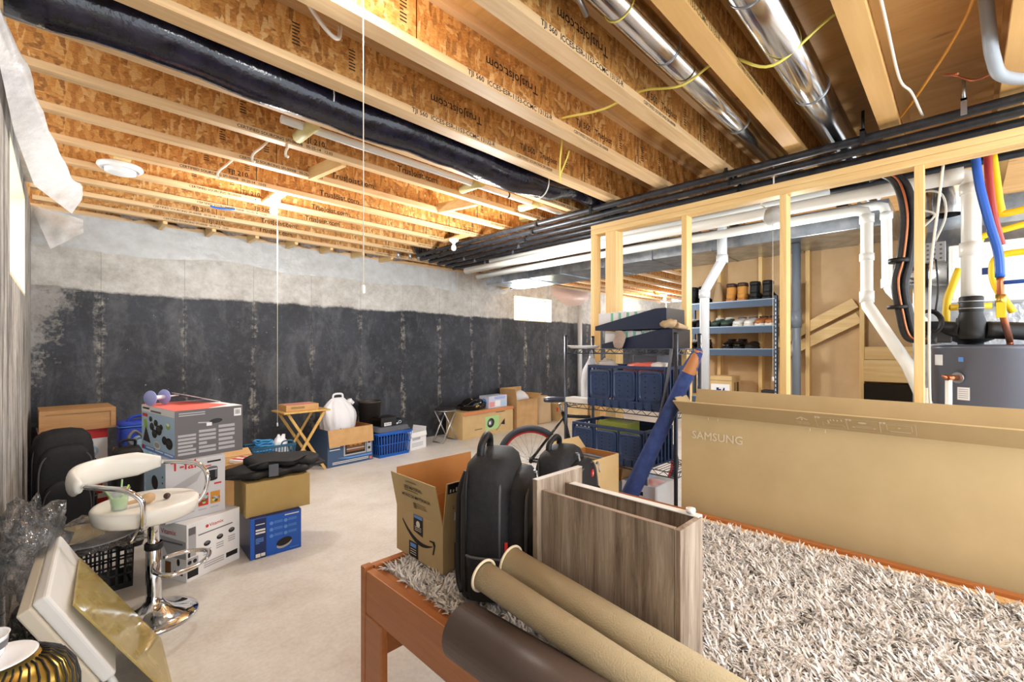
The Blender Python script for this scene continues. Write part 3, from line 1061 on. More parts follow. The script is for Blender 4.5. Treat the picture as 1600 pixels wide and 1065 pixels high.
def art_fryer(F, L, Rr, T, w, d, h):
    F.text(w * .08, h * .86, 'T-fal', .075, 2, bold=.02)
    F.rect(w * .68, h * .90, w * .92, h * .93, 0)
    F.poly([(.004, h * .55), (w * .6, h * .8), (w * .5, h * .62), (.004, h * .40)], 4)
    F.rect(w * .67, h * .60, w * .86, h * .80, 0, 1); F.ell(w * .765, h * .80, w * .095, h * .03, 5, 2); F.ell(w * .765, h * .60, w * .095, h * .028, 0, 1)
    F.rect(w * .82, h * .62, w * .85, h * .76, 5, 2); F.rect(w * .68, h * .765, w * .85, h * .785, 1, 2)
    F.rect(w * .6, h * .84, w * .75, h * .86, 2); F.rect(w * .8, h * .5, w * .93, h * .53, 2)
    for i in range(4):
        u0 = w * (.12 + i * .205)
        F.rect(u0, h * .17, u0 + w * .17, h * .38, (7, 8, 9, 7)[i])
        rr = random.Random(i)
        for k in range(9):
            F.ell(u0 + w * rr.uniform(.03, .14), h * rr.uniform(.2, .33), .010, .007, (8, 7, 6, 8, 10)[(k + i) % 5], 2, 10)
        F.lines(u0, h * .08, u0 + w * .14, h * .12, 1, 4)
    L.rect(.004, h * .3, d - .004, h * .98, 10); L.ell(d * .5, h * .62, d * .16, h * .12, 0, 2); L.rect(d * .2, h * .86, d * .5, h * .9, 2, 2)
    L.rect(.004, h * .02, d * .6, h * .28, 6); L.ell(d * .4, h * .14, d * .15, h * .06, 11, 2)
    for k in range(4):
        L.rect(d * .85, h * (.45 + .1 * k), d * .9, h * (.48 + .1 * k), 0, 2)


carton('appliance_box', 'grey and white air fryer box with food photos, stacked second from the floor', 'box', (.445, 3.378), R(9), .325, .36, .364, pm('pale_grey_carton', (204, 204, 208), .5), z=.3465, art=art_fryer,
       inks=(INK, PAPER, RED, GREYP, LGREY, GREYPL, GREENP, AMBER, ROAST, RED, SKYB, LIME))


def art_pots(F, L, Rr, T, w, d, h):
    F.rect(0, 0, w, h, 3, 1)
    F.lines(.02, h * .86, w * .42, h * .95, 2, 4, 2)
    F.ell(w * .58, h * .72, w * .1, h * .05, 5, 2, rot=.08); F.line([(w * .32, h * .72), (w * .5, h * .70)], .008, 4, 2); F.rect(w * .44, h * .63, w * .52, h * .70, 1, 3)
    for c in range(3):
        u0 = w * (.04 + c * .29)
        F.lines(u0, h * .05, u0 + w * .25, h * (.50 + .06 * c), 6, 4, 2, fill=.62, seed=c)
    F.rect(w * .86, h * .78, w * .975, h * .95, 1, 2)
    for k in range(6):
        F.rect(w * (.88 + .013 * k), h * .82, w * (.886 + .013 * k), h * .92, 0, 3)
    L.rect(0, 0, d, h, 10, 1)
    L.rect(0, h * .86, d, h, 1, 2); L.lines(d * .04, h * .88, d * .26, h * .96, 1, 0, 3); L.rect(d * .3, h * .88, d * .62, h * .92, 3, 3)
    L.rect(d * .03, h * .75, d * .2, h * .82, 2, 3)
    L.poly([(d * .05, h * .2), (d * .3, h * .18), (d * .14, h * .55)], 5, 2); L.poly([(d * .1, h * .5), (d * .2, h * .5), (d * .17, h * .7), (d * .07, h * .68)], 12, 2)
    rr = random.Random(5)
    for (u, vv, a) in ((.3, .72, .05), (.34, .56, .07), (.46, .66, .06), (.55, .52, .09), (.42, .42, .08), (.62, .6, .05), (.72, .34, .075), (.85, .3, .1), (.82, .66, .06)):
        L.ell(d * u, h * vv, d * a, h * a * 1.2, 0 if u < .8 or vv < .5 else 12, 3); L.ell(d * u, h * (vv + .03), d * a * .75, h * a * .55, 5 if u < .8 or vv < .5 else 1, 4)
    L.ell(d * .5, h * .18, d * .1, h * .09, 1, 3); L.ell(d * .5, h * .19, d * .08, h * .06, 4, 4)
    L.rect(0, 0, d, h * .1, 11, 2); L.rect(d * .02, h * .02, d * .1, h * .1, 2, 3)
    for k in range(3):
        L.lines(d * (.16 + .28 * k), h * .02, d * (.4 + .28 * k), h * .08, 1, 1, 3)
    T.poly([(0, 0), (w, 0), (w * .62, d), (0, d)], 13, 1); T.poly([(w * .45, 0), (w, 0), (w, d * .25)], 1, 2)


t = carton('cookware_box', 'grey cookware set box with a coral top, topmost of its stack', 'box', (.50, 3.44), R(9), .39, .62, .303, PAPER, z=.7115, art=art_pots,
           inks=(INK, PAPER, RED, GREYP, LGREY, DKGREY, GREYPL, AMBER, ROAST, RED, SKYB, LBLUE, LIME, CORAL))
MB().box((.16, .34, .3045), (.385, .61, .307), 0, Matrix.Translation((.385, 0, .303)) @ Matrix.Rotation(R(17), 4, 'Y') @ Matrix.Translation((-.385, 0, -.303))).build('raised_flap', PAPER, t)
t = thing('plastic_reel', 'pale blue plastic reel lying on the coral topped cookware box', 'reel', (.47, 3.90, 1.0165), R(35))
for k in (-.05, .05):
    MB().lathe([(0, k - .004), (.05, k - .004), (.052, k), (.05, k + .004), (0, k + .004)], 24, Matrix.Translation((0, 0, .052)) @ Matrix.Rotation(R(90), 4, 'Y')).build('reel_disc', BLUEDISC, t)
MB().tube([(-.05, 0, .052), (.05, 0, .052)], .014, 12).build('axle', WHPL, t)
MB().box((.05, -.015, .05), (.15, .015, .056)).build('handle', WHPL, t)


def art_fryb(F, L, Rr, T, w, d, h):
    F.rect(w * .08, 0, w * .3, h * .98, 1, 1)
    F.lines(w * .1, h * .8, w * .27, h * .85, 1, 2, 2, .4); F.lines(w * .1, h * .58, w * .28, h * .72, 2, 2, 2, .6); F.lines(w * .1, h * .35, w * .25, h * .5, 4, 4, 2)
    F.rect(w * .1, h * .03, w * .19, h * .12, 2, 2); F.rect(w * .2, h * .04, w * .28, h * .12, 2, 2)
    F.lines(w * .66, h * .9, w * .95, h * .95, 1, 2, 2)
    for c in range(2):
        for k in range(3):
            F.ell(w * (.40 + .28 * c), h * (.80 - .16 * k), .012, .012, 3, 2); F.lines(w * (.45 + .28 * c), h * (.77 - .16 * k), w * (.62 + .28 * c), h * (.84 - .16 * k), 3, 3, 2)
    F.ell(w * .65, h * .26, w * .16, h * .11, 5, 2, rot=.25); F.ell(w * .65, h * .21, w * .155, h * .09, 6, 3, rot=.25); F.ell(w * .65, h * .27, w * .15, h * .095, 0, 4, rot=.25)
    F.lines(w * .76, h * .05, w * .95, h * .08, 1, 3, 2)
    T.rect(0, 0, w, d, 1)
    L.rect(0, 0, d, h, 1, 1)


carton('appliance_box', 'blue appliance box with white print, on the floor under the plain tan carton', 'box', (.888, 3.335), R(-3), .32, .33, .27, BLUEP, art=art_fryb, inks=(INK, BLUED, INKW, LBLUE, LBLUE, DKGREY, LGREY))
carton('plain_carton', 'plain tan carton on the blue appliance box, under the black garment bag', 'box', (.873, 3.375), R(-1.5), .412, .33, .228, CARDT, z=.2715)
t = thing('garment_bag', 'black folded garment bag heaped on the plain tan carton', 'bag', (1.08, 3.55, .5015), R(-2))
rings = []
for k in range(17):
    x = -.34 + .70 * k / 16
    e = min(1, .35 + 2.6 * min(k, 16 - k) / 16)
    rings.append([Vector((x, (.17 * e + .02 * math.sin(k * 1.7)) * math.copysign(abs(math.cos(q)) ** .6, math.cos(q)), max(.0, .036 + (.036 * e) * math.copysign(abs(math.sin(q)) ** .7, math.sin(q)) + .004 * math.sin(k * 2.3 + q * 3)))) for q in [2 * PI * j / 20 for j in range(20)]])
soft('lower_fold', BLKN, t, rings)
rings = [[p * .96 + Vector((.05 + .0 * i, .012, .052 + .012 * math.sin(i * .5))) for p in r] for i, r in enumerate(rings[3:15])]
soft('upper_fold', BLKF, t, rings)
MB().tube(bez([(-.18, -.13, .10), (-.05, -.15, .118), (.1, -.16, .10), (.2, -.12, .12)], 6), .009, 8).build('carry_strap', BLKN, t)
MB().box((-.06, -.182, .02), (.0, -.168, .10)).build('strap_loop', GREYPL, t)

# cluster behind, by the wall
carton('open_carton', 'small brown carton holding a red striped packet, behind the garment bag', 'box', (.98, 4.42), R(4), .34, .36, .40, CARD, flaps=(('F', .10, 70), ('B', .1, 60)))
t = thing('striped_packet', 'red and white striped packet lying on the small brown carton', 'packet', (1.17, 4.48, .402), R(30))
MB().box((-.08, -.12, 0), (.08, .12, .03)).build('packet', PAPER, t, bevel=.006)
m = MB(); F = Face(m, (-.08, -.12, .03), (1, 0, 0), (0, 1, 0)); F.rect(.02, 0, .06, .24, 0); F.rect(.1, 0, .14, .24, 0)
F2 = Face(m, (-.08, -.12, 0), (1, 0, 0), (0, 0, 1)); F2.rect(.02, .002, .06, .028, 0); F2.rect(.1, .002, .14, .028, 0); m.build('print', RED, t)
carton('low_carton', 'low closed carton under the teal basket by the black wall', 'box', (1.30, 4.80), R(2), .44, .34, .26, CARD)


def basket(name, label, cat, loc, rz, w, d, h, mat, nslots, rows, taper=.06, z0=0, group=None, rim=.012):
    t = thing(name, label, cat, loc, rz, group)
    m = MB()
    def ringat(f, off=0):
        k = 1 - taper * (1 - f)
        return [(-w / 2 * k + off, -d / 2 * k + off), (w / 2 * k - off, -d / 2 * k + off), (w / 2 * k - off, d / 2 * k - off), (-w / 2 * k + off, d / 2 * k - off)]
    b0, b1 = ringat(0), ringat(1)
    m.add([(x, y, 0) for x, y in b0] + [(x, y, .006) for x, y in b0], [(3, 2, 1, 0), (4, 5, 6, 7), (0, 1, 5, 4), (1, 2, 6, 5), (2, 3, 7, 6), (3, 0, 4, 7)])
    # bars: horizontals and verticals leave real slots open
    lv = [0, .12] + [.12 + .72 * (i + 1) / rows for i in range(rows)] + [1]
    for side in range(4):
        a0, a1 = Vector((*b0[side], 0)), Vector((*b0[(side + 1) % 4], 0))
        c0, c1 = Vector((*b1[side], h)), Vector((*b1[(side + 1) % 4], h))
        n = nslots if side % 2 == 0 else max(3, int(nslots * d / w))
        P = lambda u, f: a0.lerp(a1, u).lerp(c0.lerp(c1, u), f)
        for f, ww in ((.06, .12), (.96, .10)):
            m.bar(P(0, f), P(1, f), h * ww, .005, up=(0, 0, 1)) if False else m.add([P(0, f - ww / 2), P(1, f - ww / 2), P(1, f + ww / 2), P(0, f + ww / 2)], [(0, 1, 2, 3)])
        for r_ in range(1, rows):
            f = .12 + .80 * r_ / rows
            m.add([P(0, f - .02), P(1, f - .02), P(1, f + .02), P(0, f + .02)], [(0, 1, 2, 3)])
        for i in range(n + 1):
            u = i / n
            e = .30 / n if 0 < i < n else .3 / n
            m.add([P(max(0, u - e / 2), .06), P(min(1, u + e / 2), .06), P(min(1, u + e / 2), .95), P(max(0, u - e / 2), .95)], [(0, 1, 2, 3)])
    m.build('basket_wall', mat, t, solid=.004)
    r = [(x, y, h) for x, y in b1]
    MB().tube(r, rim, 8, closed=True).build('rim', mat, t)
    return t


t = basket('plastic_basket', 'teal plastic basket of blue rope and a white bag, by the black wall', 'basket', (1.50, 4.97, .262), R(2), .40, .28, .17, TEAL, 14, 2)
MB().tube(bez([(.06, -.14, .17), (.08, -.14, .21), (.16, -.14, .21), (.18, -.14, .17)], 5), .008, 8).build('handle', TEAL, t)
pts = []
rr = random.Random(3)
for k in range(70):
    a = k * .62
    pts.append((-.06 + .10 * math.cos(a) * rr.uniform(.6, 1.2), .09 * math.sin(a) * rr.uniform(.6, 1.1), .03 + .19 * k / 70 + rr.uniform(-.01, .015)))
o = thing('blue_rope', 'light blue rope coiled in the teal basket', 'rope', (1.50, 4.97, .27))
MB().tube(bez(pts, 4), .008, 6).build('rope_coil', CYAN, o)
t = thing('crumpled_bag', 'small white crumpled bag sticking out of the teal basket', 'bag', (1.60, 4.98, .29))
blob(MB(), (0, 0, .10), .075, .06, .12, seed=4, rough=.22, n=18).build('bag', BAGW, t)


def art_red(F, L, Rr, T, w, d, h):
    F.rect(0, h * .88, w, h, 0, 1); F.lines(w * .12, h * .915, w * .5, h * .95, 1, 1, 2); F.rect(0, 0, w, h * .12, 0, 1)
    F.ring(w * .7, h * .72, .07, .06, .02, 2, 2); F.ell(w * .62, h * .62, .09, .022, 3, 2)
    F.ring(w * .78, h * .36, .05, .05, .015, 3, 2); F.rect(w * .6, h * .18, w * .92, h * .32, 0, 1)
    Rr.rect(0, h * .8, d, h, 0, 1); Rr.rect(0, 0, d, h * .12, 0, 1)
    L.rect(0, h * .85, d, h, 0, 1)


carton('striped_box', 'tall white box with red bands, under the brown wooden crate in the corner', 'box', (-.13, 5.38), R(3), .43, .44, .70, PAPER, art=art_red, inks=(RED, INKW, SKYB, INK))
t = thing('wooden_crate', 'shallow brown wooden crate on the red banded box in the corner', 'crate', (-.12, 5.36, .7015), R(3))
m = MB(); w_, d_, h_ = .47, .46, .17
m.box((0, 0, 0), (w_, d_, .012)); m.box((0, 0, .012), (.02, d_, h_)); m.box((w_ - .02, 0, .012), (w_, d_, h_)); m.box((.02, 0, .012), (w_ - .02, .018, h_)); m.box((.02, d_ - .018, .012), (w_ - .02, d_, h_))
m.build('crate_body', BOARDW, t, bevel=.003)
for k in range(5):
    MB().box((0, .004 + k * .092, h_), (w_, .004 + k * .092 + .084, h_ + .012)).build('lid_board', BOARDW, t, bevel=.002)
m = MB(); m.box((-.004, -.008, .0), (.03, 0, h_ + .012)); m.box((w_ - .03, -.008, 0), (w_ + .004, 0, h_ + .012)); m.box((.03, -.008, h_ - .02), (w_ - .03, 0, h_ + .012)); m.box((.03, -.008, 0), (w_ - .03, 0, .02))
m.build('front_frame', BOARDW, t)

carton('hidden_carton', 'plain carton under the royal blue cooler bag', 'box', (.345, 5.05), R(2), .34, .36, .52, CARD)
t = thing('cooler_bag', 'royal blue zipped cooler bag beside the wooden crate', 'bag', (.50, 5.22, .5215), R(2))
soft('bag_body', BLUEF, t, [sring((0, 0, z), .145 * k, .12 * k, 6, 28) for z, k in ((0, .95), (.02, 1), (.16, 1.02), (.2, .99), (.205, .95))])
soft('bag_lid', BLUEF, t, [sring((0, 0, z), .15 * k, .125 * k, 5, 28) for z, k in ((.2, 1.0), (.225, 1), (.24, .93), (.248, .7), (.25, .3))])
MB().tube([(x, y, .205) for x, y, z in [tuple(p) for p in sring((0, 0, 0), .151, .126, 6, 28)]], .004, 6, closed=True).build('zip', LBLUE, t)
MB().tube(bez([(-.09, -.06, .245), (-.05, -.06, .285), (.05, -.06, .285), (.09, -.06, .245)], 6), .012, 8).build('handle', BLUEF, t)
t = thing('denim_bag', 'pale blue denim bag slumped between the blue cooler and cookware box', 'bag', (.47, 4.66, 0))
soft('bag_body', pm('pale_denim', (120, 150, 178), .8, c2=(150, 178, 200), nsc=6, bump=.2, bsc=120), t, [sring((0, 0, z), .10 * k, .12 * k, 3, 22) for z, k in ((0, .95), (.03, 1), (.4, 1.04), (.58, .95), (.66, .8), (.70, .5), (.71, .2))])
MB().tube(bez([(-.06, -.09, .62), (-.10, -.11, .70), (-.06, -.08, .76), (.0, -.06, .70)], 6), .011, 8).build('strap', GREYP, t)
t = thing('black_case', 'upright black case behind the stool backrest, next to the denim bag', 'case', (.345, 4.26, 0))
soft('shell', BLKN, t, [sring((0, 0, z), .085 * k, .12 * k, 6, 28) for z, k in ((0, .9), (.03, 1), (.6, 1), (.66, .96), (.69, .8), (.70, .4))])
MB().tube(bez([(-.04, 0, .69), (-.035, 0, .74), (.035, 0, .74), (.04, 0, .69)], 5), .009, 8).build('handle', BLK, t)


# ------------------------------------------------------------------ backpack builder
def backpack(label, loc, rz, w, d, h, tagc=RED, detail=True, group=None, lean=0.0, handle=True):
    t = thing('backpack', label, 'backpack', loc, rz, group)
    def sh(z):
        return lean * z
    prof = ((0, .86), (.025, .97), (.12, 1), (.45, 1.0), (.72, .985), (.84, .95), (.93, .85), (.98, .64), (1.0, .3))
    rings = [sring((0, d * .12 + sh(z * h) + .0, z * h), w / 2 * k, d * .34 * (k if z < .8 else k * .92), 3.6, 32) for z, k in prof]
    soft('main_compartment', BLKF, t, rings)
    prof2 = ((.02, .9), (.05, 1), (.4, 1), (.66, .97), (.78, .86), (.84, .62), (.86, .3))
    rings = [sring((0, -d * .22 + sh(z * h), z * h), w * .45 * k, d * .17 * k, 3.4, 28) for z, k in prof2]
    soft('front_compartment', BLKF, t, rings)
    prof3 = ((.04, .9), (.08, 1), (.3, 1), (.42, .95), (.5, .8), (.54, .5), (.55, .2))
    rings = [sring((0, -d * .36 + sh(z * h), z * h), w * .40 * k, d * .11 * k, 3.2, 26) for z, k in prof3]
    soft('front_pocket', BLKN, t, rings)
    # piping that follows the compartment outlines
    def outline(yy, a, top, n=30):
        pts = []
        for k in range(n + 1):
            q = PI * k / n
            x = a * math.copysign(abs(math.cos(q)) ** .5, math.cos(q))
            z = h * (top - .32 + .32 * abs(math.sin(q)) ** .55)
            pts.append((x, yy + sh(z), z))
        return [(a, yy + sh(.08 * h), .08 * h)] + pts + [(-a, yy + sh(.08 * h), .08 * h)]
    MB().tube(outline(-d * .05, w * .475, .93), .0055, 6).build('piping', TRIMG, t)
    MB().tube(outline(-d * .33, w * .42, .80), .0055, 6).build('piping', TRIMG, t)
    MB().tube(outline(d * .33, w * .47, .95), .006, 6).build('piping', BLKN, t)
    MB().tube(outline(-d * .425, w * .37, .50), .0045, 6).build('piping', TRIMG, t)
    yt = d * .12 + sh(h)
    if handle:
        MB().tube(bez([(-w * .22, yt + d * .12, h * .95), (-w * .19, yt + d * .11, h * 1.05), (-w * .06, yt + d * .1, h * 1.10), (w * .06, yt + d * .1, h * 1.10), (w * .19, yt + d * .11, h * 1.05), (w * .22, yt + d * .12, h * .95)], 7), .014, 10).build('carry_handle', BLKN, t)
    for s_ in (-1, 1):
        rings = []
        for z, k in ((.04, .9), (.07, 1.0), (.25, 1.03), (.33, 1.05), (.335, .98)):
            rings.append(sring((s_ * w * .42, d * .06 + sh(z * h), z * h), w * .11 * k, d * .27 * k, 3, 20))
        pk = soft('side_pocket', BLKN, t, rings)
        MB().tube([tuple(p) for p in sring((s_ * w * .42, d * .06 + sh(.335 * h), .335 * h), w * .112, d * .275, 3, 20)], .005, 6, closed=True).build('pocket_rim', TRIMG, pk)
        MB().tube(bez([(s_ * w * .2, d * .40 + sh(h * .86), h * .86), (s_ * w * .24, d * .47 + sh(h * .7), h * .7), (s_ * w * .26, d * .48 + sh(h * .4), h * .4), (s_ * w * .34, d * .45, h * .14), (s_ * w * .42, d * .38, h * .06)], 8), .013, 8).build('shoulder_strap', BLKN, t)
    if detail:
        for (x, y, z) in ((-.02, -d * .06, h * .94), (.05, -d * .34, h * .815), (.02, -d * .47, h * .50)):
            p = MB()
            p.box((x - .008, y - .007, z - .006), (x + .008, y + .003, z + .006))
            zs = p.build('zip_slider', STEEL, t, bevel=.002)
            MB().tube([(x - .005, y - .009, z), (x - .007, y - .014, z - .035), (x, y - .015, z - .042), (x + .007, y - .014, z - .035), (x + .005, y - .009, z)], .0022, 6).build('zip_pull', STEEL, zs)
        m = MB()
        m.box((-w * .478, -d * .14, h * .38), (-w * .466, -d * .105, h * .44))
        m.build('side_tag', tagc, t, bevel=.002)
        p = MB()
        p.prism([(-.013, -.014), (.013, -.014), (.016, .0), (.013, .016), (-.013, .016), (-.016, 0)], .006, Matrix.Translation((.03, -d * .375 + sh(h * .68), h * .70)) @ Matrix.Rotation(R(90), 4, 'X'))
        bd = p.build('badge', tagc, t)
        p = MB()
        F = Face(p, (.03, -d * .375 - .0062 + sh(h * .68), h * .70), (1, 0, 0), (0, 0, 1))
        F.rect(-.002, -.009, .002, .009, 0); F.rect(-.008, -.002, .008, .002, 0)
        p.build('badge_cross', INKW, bd)
    return t


backpack('large black travel backpack leaning in the corner by the left wall', (.02, 4.78, 0), R(8), .35, .32, .80, detail=False, handle=False)

# ------------------------------------------------------------------ heap at the left wall
t = basket('black_crate', 'black slotted plastic crate under the film wrapped platter', 'crate', (.135, 3.60, 0), R(2), .34, .26, .27, BLKG, 9, 4, taper=.04)
t = thing('wrapped_platter', 'big round platter wrapped in crinkled clear film on the black crate', 'platter', (.10, 3.52, .285), R(5))
MB().lathe([(0, 0), (.12, .0), (.19, .025), (.215, .035), (.213, .042), (.185, .033), (.12, .01), (0, .01)], 40, Matrix.Translation((.03, 0, .02)) @ Matrix.Rotation(R(6), 4, 'X') @ Matrix.Diagonal((1.0, .8, 1, 1))).build('platter', pm('silver_platter', (150, 152, 158), .3, .4), t)
MB().lathe([(0, 0), (.09, .0), (.13, .02), (.131, .026), (.09, .01), (0, .01)], 36, Matrix.Translation((-.05, -.03, .065)) @ Matrix.Rotation(R(10), 4, 'X') @ Matrix.Diagonal((1.1, .8, 1, 1))).build('bowl', pm('cream_ceramic', (206, 190, 150), .35), t)
g = []
for i in range(22):
    row = []
    for j in range(26):
        u, v_ = j / 25 * 2 - 1, i / 21 * 2 - 1
        rr2 = min(1.2, (u * u + v_ * v_) ** .5)
        z = .145 * max(0, 1 - rr2 ** 2.2) + .03 * noise.noise(Vector((u * 4, v_ * 5, 2))) + .018 * noise.noise(Vector((u * 11, v_ * 9, 7)))
        row.append((u * .235 + .02, v_ * .19, max(z, -.02) + .01))
    g.append(row)
MB().sheet(g).build('film', CLEAR, t)

t = thing('plastic_wrap', 'crumpled clear plastic wrap bunched against the left wall', 'wrap', (-.085, 2.93, .37))
m = MB()
blob(m, (0, 0, .15), .095, .20, .18, seed=9, rough=.38, n=34)
m.build('film', CLEAR, t)
blob(MB(), (0.0, 0.02, .13), .085, .21, .13, seed=12, rough=.5, n=30).build('inner_fold', CLEAR, t)
t = thing('bin_bag', 'black bin bag slumped along the left wall under the clear wrap', 'bag', (-.06, 2.75, 0))
blob(MB(), (0, 0, .13), .12, .48, .16, seed=2, rough=.2, n=26, flat=-.13).build('bag', BLKDUCT, t)
t = thing('bin_bag', 'black bin bag under the brass ribbed bowl', 'bag', (-.05, 1.45, 0))
blob(MB(), (0, 0, .33), .125, .36, .375, seed=6, rough=.08, n=26, flat=-.33).build('bag', BLKDUCT, t)
t = thing('film_sheet', 'sheet of clear film over the black bag beside the white panel', 'film', (-.05, 2.3, .40))
g = []
for i in range(16):
    g.append([(-.13 + .13 * j / 11, -.35 + .8 * i / 15, .03 - .10 * (j / 11) ** 2 + .04 * noise.noise(Vector((i * .5, j * .6, 1))) + .02 * noise.noise(Vector((i * 1.3, j * 1.6, 4)))) for j in range(12)])
MB().sheet(g).build('film', CLEAR, t)

bx, by, bz = -.072, 1.30, .705
t = thing('ribbed_bowl', 'upturned brass bowl with black wire ribs at the bottom left', 'bowl', (bx, by, bz))
MB().lathe([(.100, 0), (.100, .02), (.094, .05), (.080, .075), (.058, .092), (.045, .096), (0, .097)], 40).build('bowl_shell', BRASS, t)
m = MB()
for k in range(34):
    a = 2 * PI * k / 34
    m.tube([((r_ + .002) * math.cos(a + q), (r_ + .002) * math.sin(a + q), z + .001) for r_, z, q in ((.100, .0, 0), (.100, .02, .06), (.094, .05, .18), (.080, .075, .3), (.058, .092, .45), (.045, .096, .5))], .0018, 5)
m.build('rib', BLK, t)
t = thing('saucer', 'white saucer on the upturned brass ribbed bowl', 'saucer', (bx - .012, by - .004, bz + .0985))
MB().lathe([(0, 0), (.03, 0), (.052, .008), (.055, .010), (.052, .012), (.03, .005), (0, .005)], 36).build('saucer', pm('white_china', (240, 240, 242), .15), t)
t = thing('coffee_cup', 'white china coffee cup standing on the saucer', 'cup', (bx - .03, by + .006, bz + .104))
MB().lathe([(0, 0), (.020, 0), (.027, .012), (.033, .045), (.0345, .047), (.031, .045), (.025, .014), (0, .008)], 30).build('cup', pm('white_china_cup', (242, 242, 244), .15), t)
MB().tube(bez([(-.031, 0, .038), (-.050, 0, .036), (-.051, 0, .02), (-.027, 0, .014)], 5), .004, 6).build('handle', bpy.data.materials['white_china_cup'], t)
m = MB()
m.lathe([(.0312, .024), (.0328, .038)], 10, None, 0, True, R(-75), R(-10))
m.build('printed_label', GREYP, t)

# white plastic board and amber glass sheet leaning on the heap


def slab(P0, u, v):
    u, v = Vector(u).normalized(), Vector(v)
    v = (v - u * v.dot(u)).normalized()
    n = u.cross(v).normalized()
    M = Matrix((u, v, n)).transposed().to_4x4()
    M.translation = Vector(P0)
    return M


t = thing('plastic_board', 'white rounded plastic board leaning behind the amber glass sheet', 'board', (.152, 2.2, .19))
M = slab((.150, 2.22, .195), (-.178, 0, .356), (.055, .65, -.02))
MB().box((0, 0, 0), (.405, .62, .045), 0, M).build('board_shell', WHPL, t, world=True, bevel=.012, seg=3)
MB().box((.015, -.012, .0455), (.40, .60, .085), 0, M).build('board_underside', IVORY, t, world=True, bevel=.006)
for vv in (.06, .52):
    MB().tube([M @ Vector((.012, vv, .03)), M @ Vector((-.19, vv, .05))], .012, 10).build('foot', WHPL, t, world=True)
t = thing('glass_sheet', 'amber tinted glass sheet leaning against the white plastic board', 'glass sheet', (.34, 2.2, 0))
M = slab((.326, 2.22, .004), (-.29, .03, .487), (.035, .52, -.03))
MB().box((0, 0, 0), (.565, .53, .008), 0, M).build('sheet', MIRROR, t, world=True, bevel=.002)

# vapour sheets hanging at the top of the left wall
t = thing('vapour_sheet', 'loose white vapour sheet hanging off the top of the left wall', 'plastic sheet', (-.19, 3.5, 2.6))
A = [(-.1895, 2.3, 2.66), (-.1895, 3.2, 2.66), (-.1895, 4.2, 2.66), (-.1895, 5.0, 2.66)]
B = [(-.15, 2.4, 2.60), (-.06, 3.3, 2.60), (.03, 4.2, 2.595), (.135, 4.8, 2.60)]
C = [(-.172, 2.5, 2.54), (-.165, 3.4, 2.50), (-.12, 4.3, 2.47), (.065, 4.9, 2.45)]
g = []
for i in range(25):
    f = i / 24 * 3
    k = min(2, int(f)); q = f - k
    a, b, c = [Vector(X[k]).lerp(Vector(X[k + 1]), q) for X in (A, B, C)]
    row = []
    for j in range(13):
        s_ = j / 12
        p = a.lerp(b, s_ * 2) if s_ < .5 else b.lerp(c, s_ * 2 - 1)
        wv = .018 * noise.noise(Vector((i * .35, j * .5, 3))) * math.sin(PI * s_)
        row.append((p.x + wv, p.y, p.z + wv))
    g.append(row)
MB().sheet(g).build('sheet', POLYW, t, world=True)
t = thing('vapour_sheet', 'folded flap of white vapour sheet in the top left wall corner', 'plastic sheet', (-.1, 5.8, 2.5))
g = []
for i in range(10):
    f = i / 9
    a = Vector((-.1895, 5.9, 2.69)).lerp(Vector((.15, 5.70, 2.585)), f)
    b = Vector((-.06, 5.62, 2.27)).lerp(Vector((.15, 5.62, 2.45)), f)
    g.append([a.lerp(b, j / 7 if f < .99 else j / 7) + Vector((0, .03 * noise.noise(Vector((i * .4, j * .6, 9))), 0)) for j in range(8)])
MB().sheet([[tuple(p) for p in r] for r in g]).build('sheet', POLYW, t, world=True)
t = thing('vapour_sheet', 'milky vapour sheet stapled along the top of the grey back wall', 'plastic sheet', (2, 6.02, 2.5))
g = []
for i in range(80):
    x = -.18 + 4.9 * i / 79
    low = 2.37 + .07 * noise.noise(Vector((x * 1.1, 0, 4)))
    g.append([(x, 6.0395 - .012 * abs(noise.noise(Vector((x * 3, j * .7, 2)))), 2.695 - (2.695 - low) * j / 7) for j in range(8)])
MB().sheet(g).build('sheet', POLY, t, world=True)
for q, (xa, xb, lowm, lab) in enumerate(((5.25, 6.1, .30, 'pale curled vapour sheet hanging to the side of the back window over the wall'), (7.2, 8.5, .36, 'pinkish vapour sheet sagging between the back window and the wall pipe'))):
    t = thing('vapour_sheet', lab, 'plastic sheet', (xa, 6.0, 2.6))
    g = []
    for i in range(24):
        f = i / 23
        dz = lowm * (.45 + .55 * math.sin(PI * f))
        g.append([(xa + (xb - xa) * f, 6.0395 - .10 * math.sin(PI * j / 7) * math.sin(PI * f) - .03 * abs(noise.noise(Vector((i * .4, j * .5, q)))), 2.69 - dz * j / 7) for j in range(8)])
    MB().sheet(g).build('sheet', pm('pink_vapour_sheet', (228, 200, 190), .4, alpha=.8) if q else POLY, t, world=True)
